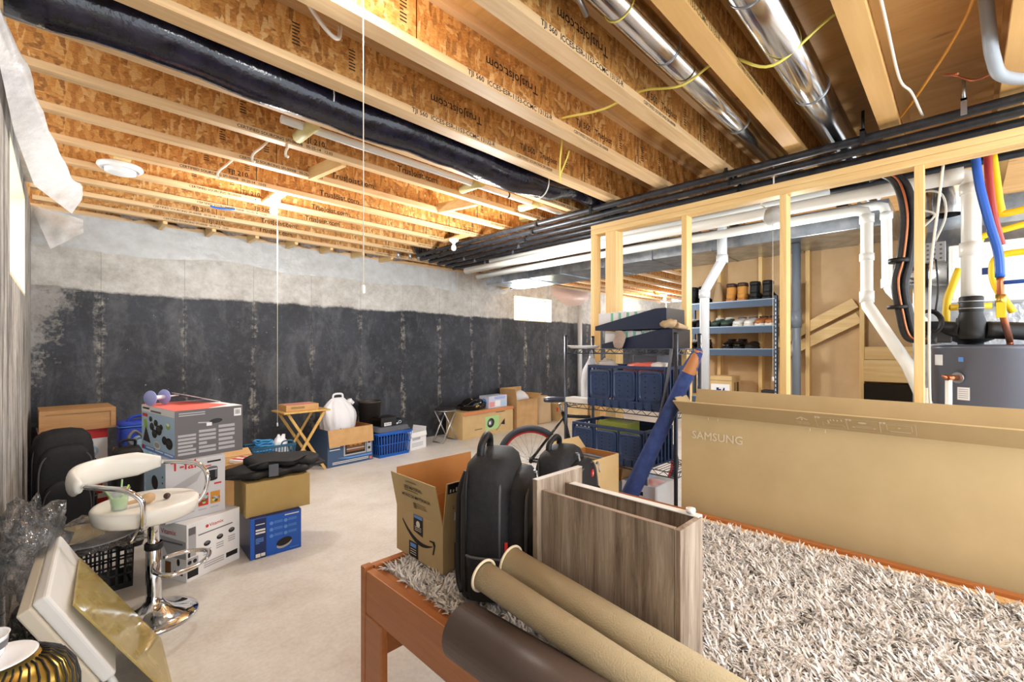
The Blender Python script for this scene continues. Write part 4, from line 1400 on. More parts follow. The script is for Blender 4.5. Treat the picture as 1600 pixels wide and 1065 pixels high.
# ------------------------------------------------------------------ things along the back wall
t = thing('tray_table', 'folding pine tray table with crossed legs by the black wall', 'table', (1.965, 5.40, 0), R(2))
MB().box((-.26, -.19, .685), (.26, .19, .703)).build('tabletop', PINE, t, bevel=.005)
for y in (-.15, .15):
    for s_ in (-1, 1):
        MB().bar((-s_ * .20, y + .012 * s_, .684), (s_ * .215, y + .012 * s_, .008), .030, .017, (0, 1, 0)).build('leg', PINE, t, bevel=.003)
for x, z in ((-.19, .665), (.19, .665), (-.16, .10), (.16, .10)):
    MB().bar((x, -.15, z), (x, .15, z), .022, .014).build('stretcher', PINE, t)
carton('flat_box', 'flat cardboard box with a pink sheet on the pine tray table', 'box', (1.765, 5.29), R(2), .36, .24, .068, CARD, z=.7035,
       art=lambda F, L, Rr, T, w, d, h: (T.poly([(.02, .02), (w - .06, .0), (w - .02, d - .04), (.05, d - .01)], 0), F.lines(.05, .02, .2, .045, 2, 1)), inks=(PINK, INKB))
o = MB().box((0, 0, 0), (.30, .02, .62), 0, Matrix.Translation((2.14, 5.62, .005)) @ Matrix.Rotation(R(13), 4, 'Y')).build('carton_sheet', CARDL, bevel=.003)
tag(o, 'flattened brown carton leaning between the tray table and oven box', 'carton')


def art_oven(F, L, Rr, T, w, d, h):
    F.rect(0, 0, w, h, 0)
    F.rect(w * .34, h * .24, w * .84, h * .86, 1, 2); F.rect(w * .37, h * .28, w * .82, h * .82, 2, 3); F.rect(w * .40, h * .34, w * .80, h * .76, 3, 4)
    for k in range(5):
        F.ell(w * (.5 + .05 * k), h * (.54 + .03 * (k % 2)), .026, .022, 4 if k % 2 else 5, 5)
    F.rect(w * .40, h * .40, w * .80, h * .43, 1, 6)
    F.rect(w * .86, h * .24, w * .97, h * .86, 1, 2)
    for k in range(3):
        F.ell(w * .915, h * (.36 + .17 * k), .018, .018, 2, 3)
    F.lines(w * .04, h * .4, w * .26, h * .8, 6, 6, 2, .3)
    F.poly([(w * .2, h * .22), (w * .45, h * .16), (w * .98, h * .16), (w * .98, h * .2), (w * .5, h * .2)], 7, 2)
    F.lines(w * .1, h * .04, w * .9, h * .12, 2, 6, 2, .4)
    F.rect(w * .93, h * .03, w * .98, h * .1, 8, 2)
    L.rect(0, 0, d, h, 0)


carton('oven_box', 'dark blue toaster oven box with brown flap folded down, by the black wall', 'box', (2.215, 5.27), R(5), .60, .42, .44, CARD, flaps=(('F', .20, 172),), hollow=True, inside=CARDI,
       art=art_oven, inks=(SLATE, LGREY, INK, ROAST, AMBER, AMBER, INKW, LBLUE, CORAL))
t = thing('carrier_bag', 'full white carrier bag tied on top of the toaster oven box', 'bag', (2.44, 5.50, .30), R(4))
m = MB()
rings = []
for z, kx, ky, wob in ((0, .8, .8, 0), (.05, 1, 1, .3), (.15, 1.08, 1.04, .8), (.26, 1.12, 1.0, 1.3), (.34, 1.05, .86, 2), (.40, .86, .62, 2.4), (.45, .60, .36, 2.4), (.485, .42, .2, 2), (.50, .32, .1, 1)):
    rings.append([Vector((.20 * kx * math.cos(q) * (1 + .09 * wob * noise.noise(Vector((math.cos(q) * 3, math.sin(q) * 3, z * 5)))), .155 * ky * math.sin(q) * (1 + .1 * wob * noise.noise(Vector((math.sin(q) * 3, math.cos(q) * 3, z * 4)))), z)) for q in [2 * PI * j / 44 for j in range(44)]])
for i_, r_ in enumerate(rings):
    for j_, p_ in enumerate(r_):
        k_ = 1 + (.02 + .012 * i_) * math.sin(j_ * 2.1 + i_ * .7) + .05 * noise.noise(Vector((j_ * .8, i_ * 1.9, 3)))
        p_.x *= k_; p_.y *= k_
m.loft(rings)
m.build('bag', BAGW, t, sub=1)
MB().tube(bez([(-.065, 0, .49), (-.055, 0, .535), (.0, 0, .545), (.055, 0, .535), (.065, 0, .49)], 6), .013, 8).build('handle', BAGW, t)
MB().tube(bez([(.12, .03, .38), (.19, .05, .43), (.23, .04, .40)], 6), [.05] * 4 + [.04] * 4 + [.025] * 5, 10).build('loose_corner', BAGW, t)
m = MB(); Face(m, (-.1, -.176, .08), (1, 0, 0), (0, .0, 1)).text(.03, .0, 'Joe', .09, 0, bold=.02); m.build('print', INK, t)
t = thing('waste_bin', 'dark tapered waste bin standing behind the blue lidded crate', 'bin', (3.02, 5.80, 0))
MB().lathe([(0, 0), (.115, 0), (.15, .66), (.163, .665), (.163, .685), (.152, .69), (.146, .68), (.112, .02), (0, .02)], 32).build('bin', pm('dark_brown_plastic', (58, 52, 48), .5), t)
t = basket('laundry_crate', 'bright blue slotted plastic crate with a grey lid, by the wall', 'crate', (3.10, 5.44, 0), R(4), .52, .34, .31, BLUEPL, 12, 2, taper=.14, rim=.014)
MB().box((-.20, -.12, .02), (.20, .12, .25)).build('liner', BLUED, t)
t = thing('grey_bin_lid', 'grey plastic tote lid covering the bright blue crate', 'lid', (3.10, 5.45, .325), R(4))
soft('lid', GREYPL, t, [sring((0, 0, z), .255 * k, .18 * k, 8, 32) for z, k in ((0, 1), (.012, 1.0), (.014, .95), (.055, .9), (.06, .86))])
t = thing('radio_box', 'small black boxed radio with white labels on the grey crate lid', 'box', (3.06, 5.44, .3875), R(6))
MB().box((-.14, -.10, 0), (.10, .10, .12)).build('case', BLKG, t, bevel=.006)
MB().box((.105, -.09, 0), (.22, .08, .075)).build('side_unit', BLK, t, bevel=.006)
m = MB(); F = Face(m, (-.14, -.10, 0), (1, 0, 0), (0, 0, 1)); F.rect(.05, .008, .16, .05, 0); F.lines(.06, .015, .15, .042, 3, 1, 2, .4)
F = Face(m, (.105, -.09, 0), (1, 0, 0), (0, 0, 1)); F.ell(.06, .035, .026, .02, 2); F.ell(.06, .035, .018, .012, 1, 2); F.rect(.005, .01, .03, .03, 0); m.build('print', [PAPER, INK, SKYB], t)
MB().tube(bez([(-.1, 0, .12), (-.05, .0, .135), (.05, .02, .13), (.09, .03, .12)], 5), .006, 6).build('cable', BLK, t)
t = carton('file_carton', 'white open paper carton on the floor beside the bright blue crate', 'box', (3.40, 5.375), R(14), .32, .26, .235, PAPER, hollow=True, flaps=(('F', .06, 165), ('R', .06, 10)),
           art=lambda F, L, Rr, T, w, d, h: (F.lines(.03, .03, w * .8, .09, 3, 0, 2, .4), F.rect(.04, .13, .2, .16, 0)), inks=(LGREY,))

t = thing('folding_stool', 'round black topped folding stool with silver legs by the wall', 'stool', (4.14, 5.58, 0), R(8))
MB().lathe([(0, .468), (.15, .468), (.165, .474), (.168, .488), (.16, .497), (0, .499)], 36).build('seat', DKGREY, t)
MB().tube([(.162 * math.cos(a), .162 * math.sin(a), .472) for a in [2 * PI * k / 30 for k in range(30)]], .007, 8, closed=True).build('seat_rim', STEEL, t)
for y in (-.10, .10):
    for s_ in (-1, 1):
        MB().tube([(-s_ * .11, y + .012 * s_, .466), (s_ * .16, y + .012 * s_, .008)], .010, 8).build('leg', pm('silver_tube', (200, 202, 206), .3, .7), t)
for s_ in (-1, 1):
    MB().tube([(s_ * .16, -.10 + .012 * s_, .010), (s_ * .16, .10 + .012 * s_, .010)], .010, 8).build('foot_bar', STEEL, t)


def art_green(F, L, Rr, T, w, d, h):
    F.rect(w * .42, h * .20, w * .70, h * .72, 0)
    F.ell(w * .53, h * .46, .085, .075, 1, 2, rot=.4); F.ell(w * .515, h * .47, .055, .05, 2, 3); F.rect(w * .49, h * .4, w * .53, h * .52, 4, 4)
    F.poly([(w * .74, h * .34), (w * .82, h * .30), (w * .82, h * .56)], 1, 2)
    F.line([(w * .64, h * .12), (w * .8, h * .5)], .012, 3, 2)
    F.lines(w * .64, h * .80, w * .82, h * .86, 1, 3, 1); F.lines(w * .22, h * .25, w * .36, h * .31, 1, 3, 1)


carton('helmet_carton', 'long brown carton with a light green helmet print, by the wall', 'box', (4.36, 5.43), R(4.5), 1.19, .38, .415, CARDL, art=art_green, inks=(GREENP, INK, GREYPL, INKB, INKW), flaps=(('F', .05, 150, pm('orange_card', (206, 130, 84), .7)),))
t = thing('black_shoulder_bag', 'black bag lying on the long brown carton by the folding stool', 'bag', (4.72, 5.62, .4175), R(5))
blob(MB(), (0, 0, .07), .26, .13, .10, seed=21, rough=.2, n=24, flat=-.07).build('bag', BLKG, t)
MB().tube(bez([(-.2, -.05, .08), (-.05, -.1, .17), (.1, -.1, .16), (.2, -.05, .08)], 7), .012, 8).build('strap', BLK, t)
m = MB(); m.box((-.05, -.125, .05), (.06, -.11, .085)); m.build('buckle', BRASS, t, bevel=.004)
carton('craft_box', 'pale printed box on the long brown carton, beside the tall one', 'box', (4.99, 5.53), R(5), .46, .22, .20, pm('pale_lilac_card', (204, 204, 224), .45), z=.4175,
       art=lambda F, L, Rr, T, w, d, h: (F.rect(.02, .02, w * .3, h * .5, 0), F.rect(w * .34, .02, w * .62, h * .6, 1), F.rect(w * .66, .03, w * .96, h * .5, 2), F.lines(w * .3, h * .68, w * .9, h * .9, 3, 3), T.rect(.02, .02, w - .02, d - .02, 2), L.ell(d * .5, h * .5, .06, .06, 3)), inks=(PINK, PAPER, SKYB, LBLUE))
carton('tall_carton', 'tall open brown carton with a white bag inside, by the wall', 'box', (5.62, 5.50), R(2), .56, .40, .50, CARD, hollow=True, inside=CARDI, flaps=(('B', .20, 0), ('F', .18, 78), ('R', .16, 60), ('L', .2, 8)))
t = thing('white_bag', 'white knotted bag sitting in the tall open brown carton', 'bag', (5.84, 5.66, .42))
blob(MB(), (0, 0, .09), .19, .14, .14, seed=31, rough=.12, n=22).build('bag', BAGW, t)
t = thing('paper_sack', 'tan paper sack slumped between the tall carton and the bicycle saddle', 'sack', (6.48, 5.72, 0))
soft('sack', SACK, t, [[p + Vector((.02 * noise.noise(Vector((p.x * 9, p.y * 9, p.z * 6))), .02 * noise.noise(Vector((p.y * 9, p.x * 9, p.z * 6))), 0)) for p in sring((0, 0, z), .21 * k, .15 * k, 4, 30)] for z, k in ((0, .95), (.03, 1), (.2, 1.02), (.36, .98), (.44, .9), (.5, .7), (.51, .6))])
carton('low_carton', 'low brown carton on the floor past the paper sack under the window', 'box', (6.85, 5.45), R(0), .8, .4, .32, CARDL)
carton('low_carton', 'brown carton with a white lid far along the wall behind the shelf crates', 'box', (7.75, 5.3), R(3), .6, .4, .42, CARD)
# pipe on the far wall
t = thing('wall_pipe', 'pale grey vertical pipe on the back wall right of the window', 'pipe', (8.05, 5.95, 0))
MB().tube([(8.05, 5.95, 0), (8.05, 5.95, 2.35)], .05, 14).build('pipe', PVCG, t, world=True)

# ------------------------------------------------------------------ bicycle
t = thing('bicycle', 'bicycle with knobbly tyre and dark saddle standing behind the backpacks', 'bicycle', (3.21, 2.95, 0), R(-50))
RW = .33


def wheel(x):
    wrings = MB()
    wrings.tube([(x + (RW - .022) * math.cos(a), 0, RW + (RW - .022) * math.sin(a)) for a in [2 * PI * k / 56 for k in range(56)]], .028, 12, closed=True)
    tyre = wrings.build('tyre', RTIRE, t)
    k_ = MB()
    for k in range(72):
        a = 2 * PI * k / 72
        for s_ in (-1, 0, 1):
            aa = a + (PI / 72 if s_ == 0 else 0)
            c = Vector((x + (RW - .001) * math.cos(aa), s_ * .014, RW + (RW - .001) * math.sin(aa)))
            if s_:
                c -= Vector((math.cos(aa), 0, math.sin(aa))) * .006
            k_.box((-.004, -.005, -.008), (.004, .005, .008), 0, Matrix.Translation(c) @ Matrix.Rotation(-aa, 4, 'Y'))
    k_.build('tread', RTIRE, tyre)
    rim = MB().tube([(x + (RW - .056) * math.cos(a), 0, RW + (RW - .056) * math.sin(a)) for a in [2 * PI * k / 48 for k in range(48)]], .012, 8, closed=True).build('rim', RIMR, t)
    s_ = MB()
    for k in range(28):
        a = 2 * PI * k / 28
        s_.tube([(x + .02 * math.cos(a + .9 * (-1) ** k), .022 * (-1) ** (k // 2), RW + .02 * math.sin(a + .9 * (-1) ** k)), (x + (RW - .06) * math.cos(a), 0, RW + (RW - .06) * math.sin(a))], .0013, 4)
    s_.build('spoke', STEEL, rim)
    MB().tube([(x, -.05, RW), (x, .05, RW)], .02, 12).build('hub', BLK, t)


wheel(0)
wheel(1.05)
fr = BLKG
seat_top, bb, head_b, head_t = (.30, 0, .80), (.43, 0, .29), (.90, 0, .62), (.86, 0, .74)
for nm, a, b, r_ in (('seat_tube', seat_top, bb, .016), ('top_tube', (.31, 0, .76), head_t, .017), ('down_tube', bb, head_b, .02), ('head_tube', head_b, head_t, .02)):
    MB().tube([a, b], r_, 10).build(nm, fr, t)
for s_ in (-1, 1):
    MB().tube([(.31, s_ * .012, .74), (0, s_ * .05, RW)], .009, 8).build('seat_stay', fr, t)
    MB().tube([(.43, s_ * .02, .29), (0, s_ * .05, RW)], .01, 8).build('chain_stay', fr, t)
    MB().tube([(.90, s_ * .035, .62), (1.05, s_ * .05, RW)], .014, 8).build('fork_leg', fr, t)
MB().tube([seat_top, (.275, 0, .88)], .013, 10).build('seat_post', STEEL, t)
rings = []
for x, a, b in ((.12, .04, .012), (.13, .075, .022), (.18, .085, .028), (.24, .06, .028), (.32, .028, .024), (.39, .016, .018), (.40, .006, .008)):
    rings.append([Vector((x, a * math.cos(q), .915 + b * math.sin(q) - .05 * max(0, .2 - x))) for q in [2 * PI * j / 16 for j in range(16)]])
soft('saddle', pm('saddle_vinyl', (46, 50, 66), .35), t, rings)
MB().box((.245, -.012, .80), (.262, .012, .84)).build('reflector', RED, t, bevel=.003)
MB().tube(bez([(.86, 0, .74), (.85, 0, .86), (.88, 0, .92)], 4), .014, 10).build('stem', fr, t)
MB().tube(bez([(.86, -.32, .96), (.88, -.1, .93), (.88, .1, .93), (.86, .32, .96)], 6), .012, 10).build('handlebar', STEEL, t)
MB().lathe([(.04, -.006), (.085, -.004), (.09, 0), (.085, .004), (.04, .006)], 28, Matrix.Translation((.43, -.05, .29)) @ Matrix.Rotation(R(90), 4, 'X')).build('chainring', STEEL, t)
for s_ in (-1, 1):
    MB().tube([(.43, s_ * .06, .29), (.43 + s_ * .12, s_ * .07, .29 - s_ * .11)], .009, 8).build('crank', STEEL, t)
    MB().box((.43 + s_ * .12 - .04, s_ * .12 - .045, .29 - s_ * .11 - .01), (.43 + s_ * .12 + .04, s_ * .12 + .045, .29 - s_ * .11 + .01)).build('pedal', BLK, t, bevel=.004)
# ------------------------------------------------------------------ bed frame
BX0, BX1, BY1, BY0, BZ = .85, 2.42, 1.70, -.42, .53
t = thing('bed_frame', 'orange wooden bed frame with a shaggy rug laid over it', 'bed frame', (BX0, BY1, 0))
def wbox(nm, lo, hi, mat=ORANGE, bv=.004):
    return MB().box(lo, hi).build(nm, mat, t, world=True, bevel=bv)
wbox('side_rail', (BX0, BY0, .36), (BX0 + .035, BY1 - .035, BZ))
wbox('side_rail', (BX1 - .035, BY0, .36), (BX1, BY1 - .035, BZ))
wbox('footboard', (BX0 + .04, BY1 - .035, .36), (BX1 - .04, BY1, BZ + .005))
wbox('lower_crossboard', (BX0 + .06, BY1 - .055, .17), (BX1 - .06, BY1 - .03, .28))
wbox('headboard', (BX0, BY0 - .04, .2), (BX1, BY0, BZ + .0))
for x in (BX0 - .004, BX1 - .036):
    wbox('leg', (x, BY1 - .035, 0), (x + .04, BY1 + .0, BZ + .010))
    wbox('leg_panel', (x + .002, BY1 - .16, 0), (x + .03, BY1 - .0355, .359))
    wbox('leg', (x, BY0 - .04, 0), (x + .04, BY0, .5))
for y in [BY0 + .02 + .135 * k for k in range(16)]:
    MB().box((BX0 + .035, y, .478), (BX1 - .035, y + .11, .494)).build('bed_slat', SLAT, t, world=True)
wbox('ledge', (BX0 + .035, BY0, .44), (BX0 + .075, BY1 - .035, .515))
wbox('ledge', (BX1 - .085, BY0, .44), (BX1 - .035, BY1 - .035, .515), SLAT)

# ------------------------------------------------------------------ shaggy rug
def m_rug():
    m, nt, b = new_mat('shaggy_rug_yarn')
    g = nt.nodes.new('ShaderNodeNewGeometry')
    col = ramp(nt, g.outputs['Random Per Island'], [(0, (176, 168, 162)), (.25, (214, 208, 204)), (.6, (234, 231, 228)), (1, (250, 249, 248))])
    nt.links.new(col, b.inputs['Base Color'])
    b.inputs['Roughness'].default_value = .8
    return m


RUG = m_rug()
RUGB = pm('rug_backing', (186, 178, 170), .9)
rng = np.random.default_rng(5)
rx0, rx1, ry0, ry1 = BX0 + .075, BX1 - .10, -.40, BY1 - .05
n = 62000
px = rng.uniform(rx0, rx1, n); py = rng.uniform(ry0, ry1, n)
keep = ~((px < 1.06) & (py < .95) & (px > .93) & (py < .5)) 
ang = rng.uniform(0, 2 * PI, n)
cl = np.array([noise.noise(Vector((a * 13, b_ * 13, 0))) for a, b_ in zip(px, py)])
ang = ang * .6 + cl * 6
Ln = rng.uniform(.030, .052, n); wd = rng.uniform(.0022, .0042, n)
lean = rng.uniform(.55, 1.25, n)
V = np.zeros((n, 8, 3)); 
dx, dy = np.cos(ang), np.sin(ang)
sx_, sy_ = -dy, dx
base_z = .505
for k, f in enumerate((0, .4, .75, 1.0)):
    th = lean * (.35 + .75 * f)
    hx = Ln * f * np.sin(th * .9); hz = Ln * f * np.cos(th * .85)
    wk = wd * (1, 1.1, .9, .35)[k]
    tw = rng.uniform(-.4, .4, n)
    for s_, q in ((-1, 0), (1, 1)):
        V[:, k * 2 + q, 0] = px + dx * hx + s_ * sx_ * wk
        V[:, k * 2 + q, 1] = py + dy * hx + s_ * sy_ * wk
        V[:, k * 2 + q, 2] = base_z + hz + s_ * wk * tw
verts = V.reshape(-1, 3)
idx = np.arange(n)[:, None] * 8
faces = np.concatenate([idx + np.array([0, 1, 3, 2]), idx + np.array([2, 3, 5, 4]), idx + np.array([4, 5, 7, 6])])
bm_v = [(rx0, ry0, .498), (rx1, ry0, .498), (rx1, ry1, .498), (rx0, ry1, .498), (rx0, ry0, .510), (rx1, ry0, .510), (rx1, ry1, .510), (rx0, ry1, .510)]
bm_f = [(0, 3, 2, 1), (4, 5, 6, 7), (0, 1, 5, 4), (1, 2, 6, 5), (2, 3, 7, 6), (3, 0, 4, 7)]
t = thing('shag_rug', 'pale grey shaggy rug laid over the orange bed frame', 'rug', (rx0, ry0, .498))
MB().add(bm_v, bm_f).build('backing', RUGB, t, world=True)
me = bpy.data.meshes.new('shag_pile')
me.from_pydata((verts - np.array([rx0, ry0, .498])).tolist(), [], faces.tolist())
me.materials.append(RUG)
pile = bpy.data.objects.new('shag_pile', me)
COL.objects.link(pile)
pile.parent = t
pile['kind'] = 'stuff'

RZ = .535   # what lies on the rug presses the pile down to here

# ------------------------------------------------------------------ delivery carton with smile arrow
def art_smile(F, L, Rr, T, w, d, h):
    # long side towards the left of the room (local left face, d long)
    up = []
    for k in range(15):
        f = k / 14
        up.append((d * (.14 + .66 * f), h * (.80 - 1.0 * f + .68 * f * f)))
    lo = [(u + d * .005, v_ - h * (.012 + .10 * math.sin(PI * min(1, .15 + .85 * (i / 14))))) for i, (u, v_) in enumerate(up)]
    for i in range(14):
        L.poly([lo[i], lo[i + 1], up[i + 1], up[i]], 0)
    L.poly([(d * .74, h * .58), (d * .84, h * .60), (d * .86, h * .52), (d * .82, h * .30), (d * .80, h * .31), (d * .825, h * .48), (d * .80, h * .55), (d * .74, h * .55)], 0, 2)
    L.poly([(d * .40, h * .62), (d * .60, h * .56), (d * .60, h * .99), (d * .40, h * .99)], 0, 2); L.rect(d * .41, h * .92, d * .59, h * .985, 1, 3); L.ell(d * .5, h * .80, .014, .014, 2, 3); L.lines(d * .43, h * .63, d * .57, h * .74, 3, 2, 3, .3)
    L.rect(d * .30, h * .02, d * .50, h * .36, 0, 2); L.rect(d * .33, h * .24, d * .46, h * .33, 1, 3); L.lines(d * .33, h * .05, d * .46, h * .2, 3, 2, 3, .3)
    for q in (.09, .14):
        F.rect(q - .0035, h * .78, q + .0035, h * .95, 0); F.poly([(q - .012, h * .90), (q + .012, h * .90), (q, h * .99)], 0)
    F.rect(.07, h * .71, .16, h * .735, 0)
    F.frame(.055, h * .05, .15, h * .58, .003, 0)
    for k in range(4):
        F.rect(.06, h * (.08 + .12 * k), .145, h * (.16 + .12 * k), 3)


sm = carton('delivery_carton', 'open delivery carton with a smile arrow, next to the backpack on the rug', 'box', (1.036, 1.41), R(0), .43, .335, .185, CARDK, z=RZ, hollow=True, inside=CARDI, art=art_smile, inks=(INK, LBLUE, INKW, INKB),
            flaps=(('L', .16, 12), ('F', .165, 6), ('B', .165, 4, CARDI), ('R', .16, 20)))
m = MB()
c_, s_ = math.cos(R(12)), math.sin(R(12))
F = Face(m, (-.001, .335, .185), (0, -1, 0), (-s_, 0, c_))
F.text(.10, .110, 'LESS MATERIAL', .0195, 0, 3, bold=.015); F.text(.075, .072, 'MOINS DE MATÉRIAUX', .0195, 0, 3, bold=.015)
F.lines(.12, .136, .20, .143, 1, 1, 3); F.lines(.10, .097, .2, .104, 1, 1, 3)
F.rect(.15, .03, .17, .055, 1, 3); F.lines(.176, .03, .24, .055, 3, 1, 3, .3)
c_, s_ = math.cos(R(6)), math.sin(R(6))
F = Face(m, (0, -.001, .185), (1, 0, 0), (0, -s_, c_))
F.rect(.01, .125, .42, .163, 0, 3)
rr = random.Random(4)
for k in range(26):
    F.rect(.02 + .014 * k, .13, .026 + .014 * k, .13 + rr.uniform(.008, .028), 2, 4)
F.ell(.09, .15, .012, .010, 2, 5)
F.rect(.09, .02, .22, .12, 3, 3)
F.lines(.10, .03, .118, .112, 7, 0, 4, .6, 2); F.lines(.13, .03, .145, .112, 5, 0, 4, .6, 3); F.lines(.165, .03, .19, .112, 6, 0, 4, .6, 5)
F.rect(.05, .012, .085, .045, 3, 3); F.rect(.056, .018, .079, .04, 0, 4); F.text(.04, .06, 'L', .02, 0, 3)
m.build('flap_print', [INK, INKB, INKW, PAPER], sm)

# ------------------------------------------------------------------ backpacks
backpack('black backpack standing on the rug beside the carton with the smile arrow', (1.175, 1.215, RZ), R(35), .36, .31, .49, lean=0.0)
b2 = backpack('black backpack with a red badge slumped behind the standing one', (1.72, 1.30, RZ), R(20), .36, .27, .40, lean=.10)
carton('open_carton', 'small open carton of papers on the far bed corner behind the backpacks', 'box', (2.06, 1.44), R(0), .27, .24, .25, CARDL, z=RZ, hollow=True, inside=CARDI, flaps=(('L', .09, 100), ('B', .08, 40)))
for i, (x, c, lab) in enumerate(((2.10, GREENP, 'green booklet standing in the small open carton on the bed'), (2.16, INKB, 'brown booklet standing in the small open carton on the bed'), (2.22, GREYPL, 'grey booklet standing in the small open carton on the bed'))):
    o = MB().box((x, 1.48, RZ + .012), (x + .035, 1.64, RZ + .235)).build('booklet', c, bevel=.002)
    tag(o, lab, 'booklet', 'booklets in the carton')

# ------------------------------------------------------------------ oak-look drawer standing on its back
t = thing('drawer_box', 'grey brown oak-look drawer standing open side up on the rug', 'drawer', (1.08, .495, RZ))
dz = .415
def db(nm, lo, hi, mat=OAK, bv=.0015):
    return MB().box(lo, hi).build(nm, mat, t, world=True, bevel=bv)
db('drawer_side', (1.084, .512, RZ), (1.099, .951, RZ + dz))
db('drawer_side', (1.204, .512, RZ), (1.219, .951, RZ + dz))
db('drawer_back', (1.084, .495, RZ), (1.219, .5115, RZ + dz))
db('drawer_front', (1.064, .9515, RZ), (1.302, .9705, RZ + dz + .035))
PALE_EDGE = pm('pale_edge_band', (196, 188, 178), .5)
db('edge_band', (1.064, .9515, RZ + dz + .035), (1.302, .9705, RZ + dz + .037), PALE_EDGE, 0)
db('edge_band', (1.084, .512, RZ + dz), (1.099, .951, RZ + dz + .0015), pm('taupe_edge_band', (160, 140, 126), .5), 0)
rn = db('runner', (1.2195, .50, RZ + dz - .030), (1.229, .93, RZ + dz + .003), WHPL)
db('runner_lip', (1.200, .50, RZ + dz + .0005), (1.2195, .93, RZ + dz + .003), WHPL, 0)
MB().lathe([(0, -.006), (.012, -.006), (.013, 0), (.012, .006), (0, .006)], 18, Matrix.Translation((1.212, .525, RZ + dz + .012))).build('runner_wheel', WHPL, rn, world=True)

# ------------------------------------------------------------------ rolled mats
def along(A, B):
    A, B = Vector(A), Vector(B)
    z = (B - A).normalized()
    x = Vector((0, 0, 1)).cross(z).normalized()
    y = z.cross(x)
    M = Matrix((x, y, z)).transposed().to_4x4()
    M.translation = A
    return M, (B - A).length


def spiral(r0, r1, turns, a_end, sgn, n=70):
    out = []
    for k in range(n + 1):
        f = k / n
        a = a_end - sgn * 2 * PI * turns * (1 - f)
        r_ = r0 + (r1 - r0) * f
        out.append((r_ * math.cos(a), r_ * math.sin(a)))
    return out


def strip(mb, pts, L, th, M, mi_out=0, mi_in=1, mi_edge=2):
    """extrude an open 2-D curve with thickness th by L along local z"""
    P = [Vector((p[0], p[1])) for p in pts]
    k = len(P)
    nn = []
    for i in range(k):
        d_ = (P[min(i + 1, k - 1)] - P[max(i - 1, 0)]).normalized()
        nn.append(Vector((-d_.y, d_.x)))
    A = [p + n_ * th / 2 for p, n_ in zip(P, nn)]
    B = [p - n_ * th / 2 for p, n_ in zip(P, nn)]
    vs = [(p.x, p.y, z) for z in (0, L) for p in A] + [(p.x, p.y, z) for z in (0, L) for p in B]
    o = 2 * k
    fa, fb, fe = [], [], []
    for i in range(k - 1):
        fa.append((i, k + i, k + i + 1, i + 1))
        fb.append((o + i, o + i + 1, o + k + i + 1, o + k + i))
        fe.append((i, i + 1, o + i + 1, o + i))
        fe.append((k + i, o + k + i, o + k + i + 1, k + i + 1))
    fe += [(0, o, o + k, k), (k - 1, 2 * k - 1, o + 2 * k - 1, o + k - 1)]
    base = len(mb.v)
    mb.add(vs, fa, mi_out, M, True)
    for fs, mi in ((fb, mi_in), (fe, mi_edge)):
        for f in fs:
            mb.f.append([base + q for q in f]); mb.m.append(mi); mb.s.append(mi == mi_in)
    return mb


t = thing('rolled_mat', 'tan woven mat rolled from both ends, lying in front of the drawer', 'mat', (.93, 1.0, .60))
M, L = along((.925, .985, .745), (.958, .12, .632))
c1, c2, rr_ = .058, -.058, .047
a = spiral(.020, rr_, 2.3, R(-90), 1)
b_ = spiral(.018, rr_ * .93, 2.3, R(-90), -1)
# two lobes joined by the flat of the mat between them
left = [(c1 + x, y) for x, y in a]
right = [(c2 + x, y - .004) for x, y in b_]
strip(MB(), left + right[::-1], L, .0055, M).build('mat', [TANU, TANR, TANE], t, world=True)
for cx, r_ in ((c1, rr_), (c2, rr_ * .93)):
    MB().tube([M @ Vector((cx + r_ * math.cos(q), r_ * math.sin(q), 0)) for q in [2 * PI * k / 40 for k in range(40)]], .0042, 6, closed=True).build('bound_edge', TANE, t, world=True)
t = thing('vinyl_roll', 'thick dark brown vinyl roll lying along the orange bed rail', 'roll', (.82, .98, .61))
M, L = along((.805, 1.0, .6105), (.835, .12, .6105))
strip(MB(), spiral(.030, .078, 3.6, R(-60), 1, 120), L, .005, M).build('roll', [BROWNR, BROWNR, pm('dark_vinyl_edge', (58, 50, 48), .6)], t, world=True)

# ------------------------------------------------------------------ big television carton behind the bed
TX, TY0, TY1, TZ = 2.49, -.75, 1.132, 1.034
t = thing('television_carton', 'huge open brown television carton with white lettering, standing behind the bed', 'box', (TX, TY1, 0), R(-90))
def tl(x, y, z):
    return (TY1 - y, x - TX, z)
Lx, D = TY1 - TY0, .18
m = MB()
e = .008
o = [(0, 0), (Lx, 0), (Lx, D), (0, D)]; i_ = [(e, e), (Lx - e, e), (Lx - e, D - e), (e, D - e)]
vs = [(x, y, 0) for x, y in o] + [(x, y, TZ) for x, y in o] + [(x, y, e) for x, y in i_] + [(x, y, TZ) for x, y in i_]
m.add(vs, [(j, (j + 1) % 4, 4 + (j + 1) % 4, 4 + j) for j in range(4)] + [(3, 2, 1, 0)] + [(4 + j, 4 + (j + 1) % 4, 12 + (j + 1) % 4, 12 + j) for j in range(4)], 0)
m.f += [[8 + (j + 1) % 4, 8 + j, 12 + j, 12 + (j + 1) % 4] for j in range(4)] + [[8, 9, 10, 11]]; m.m += [1] * 5; m.s += [False] * 5
TVC = pm('television_carton_board', (188, 164, 120), .7, c2=(196, 172, 128), nsc=.7)
m.build('carton_body', [TVC, CARDI], t)


def flapq(pts, nm='flap'):
    P = [Vector(p) for p in pts]
    nn = (P[1] - P[0]).cross(P[3] - P[0]).normalized() * .006
    MB().add(P + [p - nn for p in P], [(0, 1, 2, 3), (7, 6, 5, 4), (0, 4, 5, 1), (1, 5, 6, 2), (2, 6, 7, 3), (3, 7, 4, 0)]).build(nm, TVC, t)


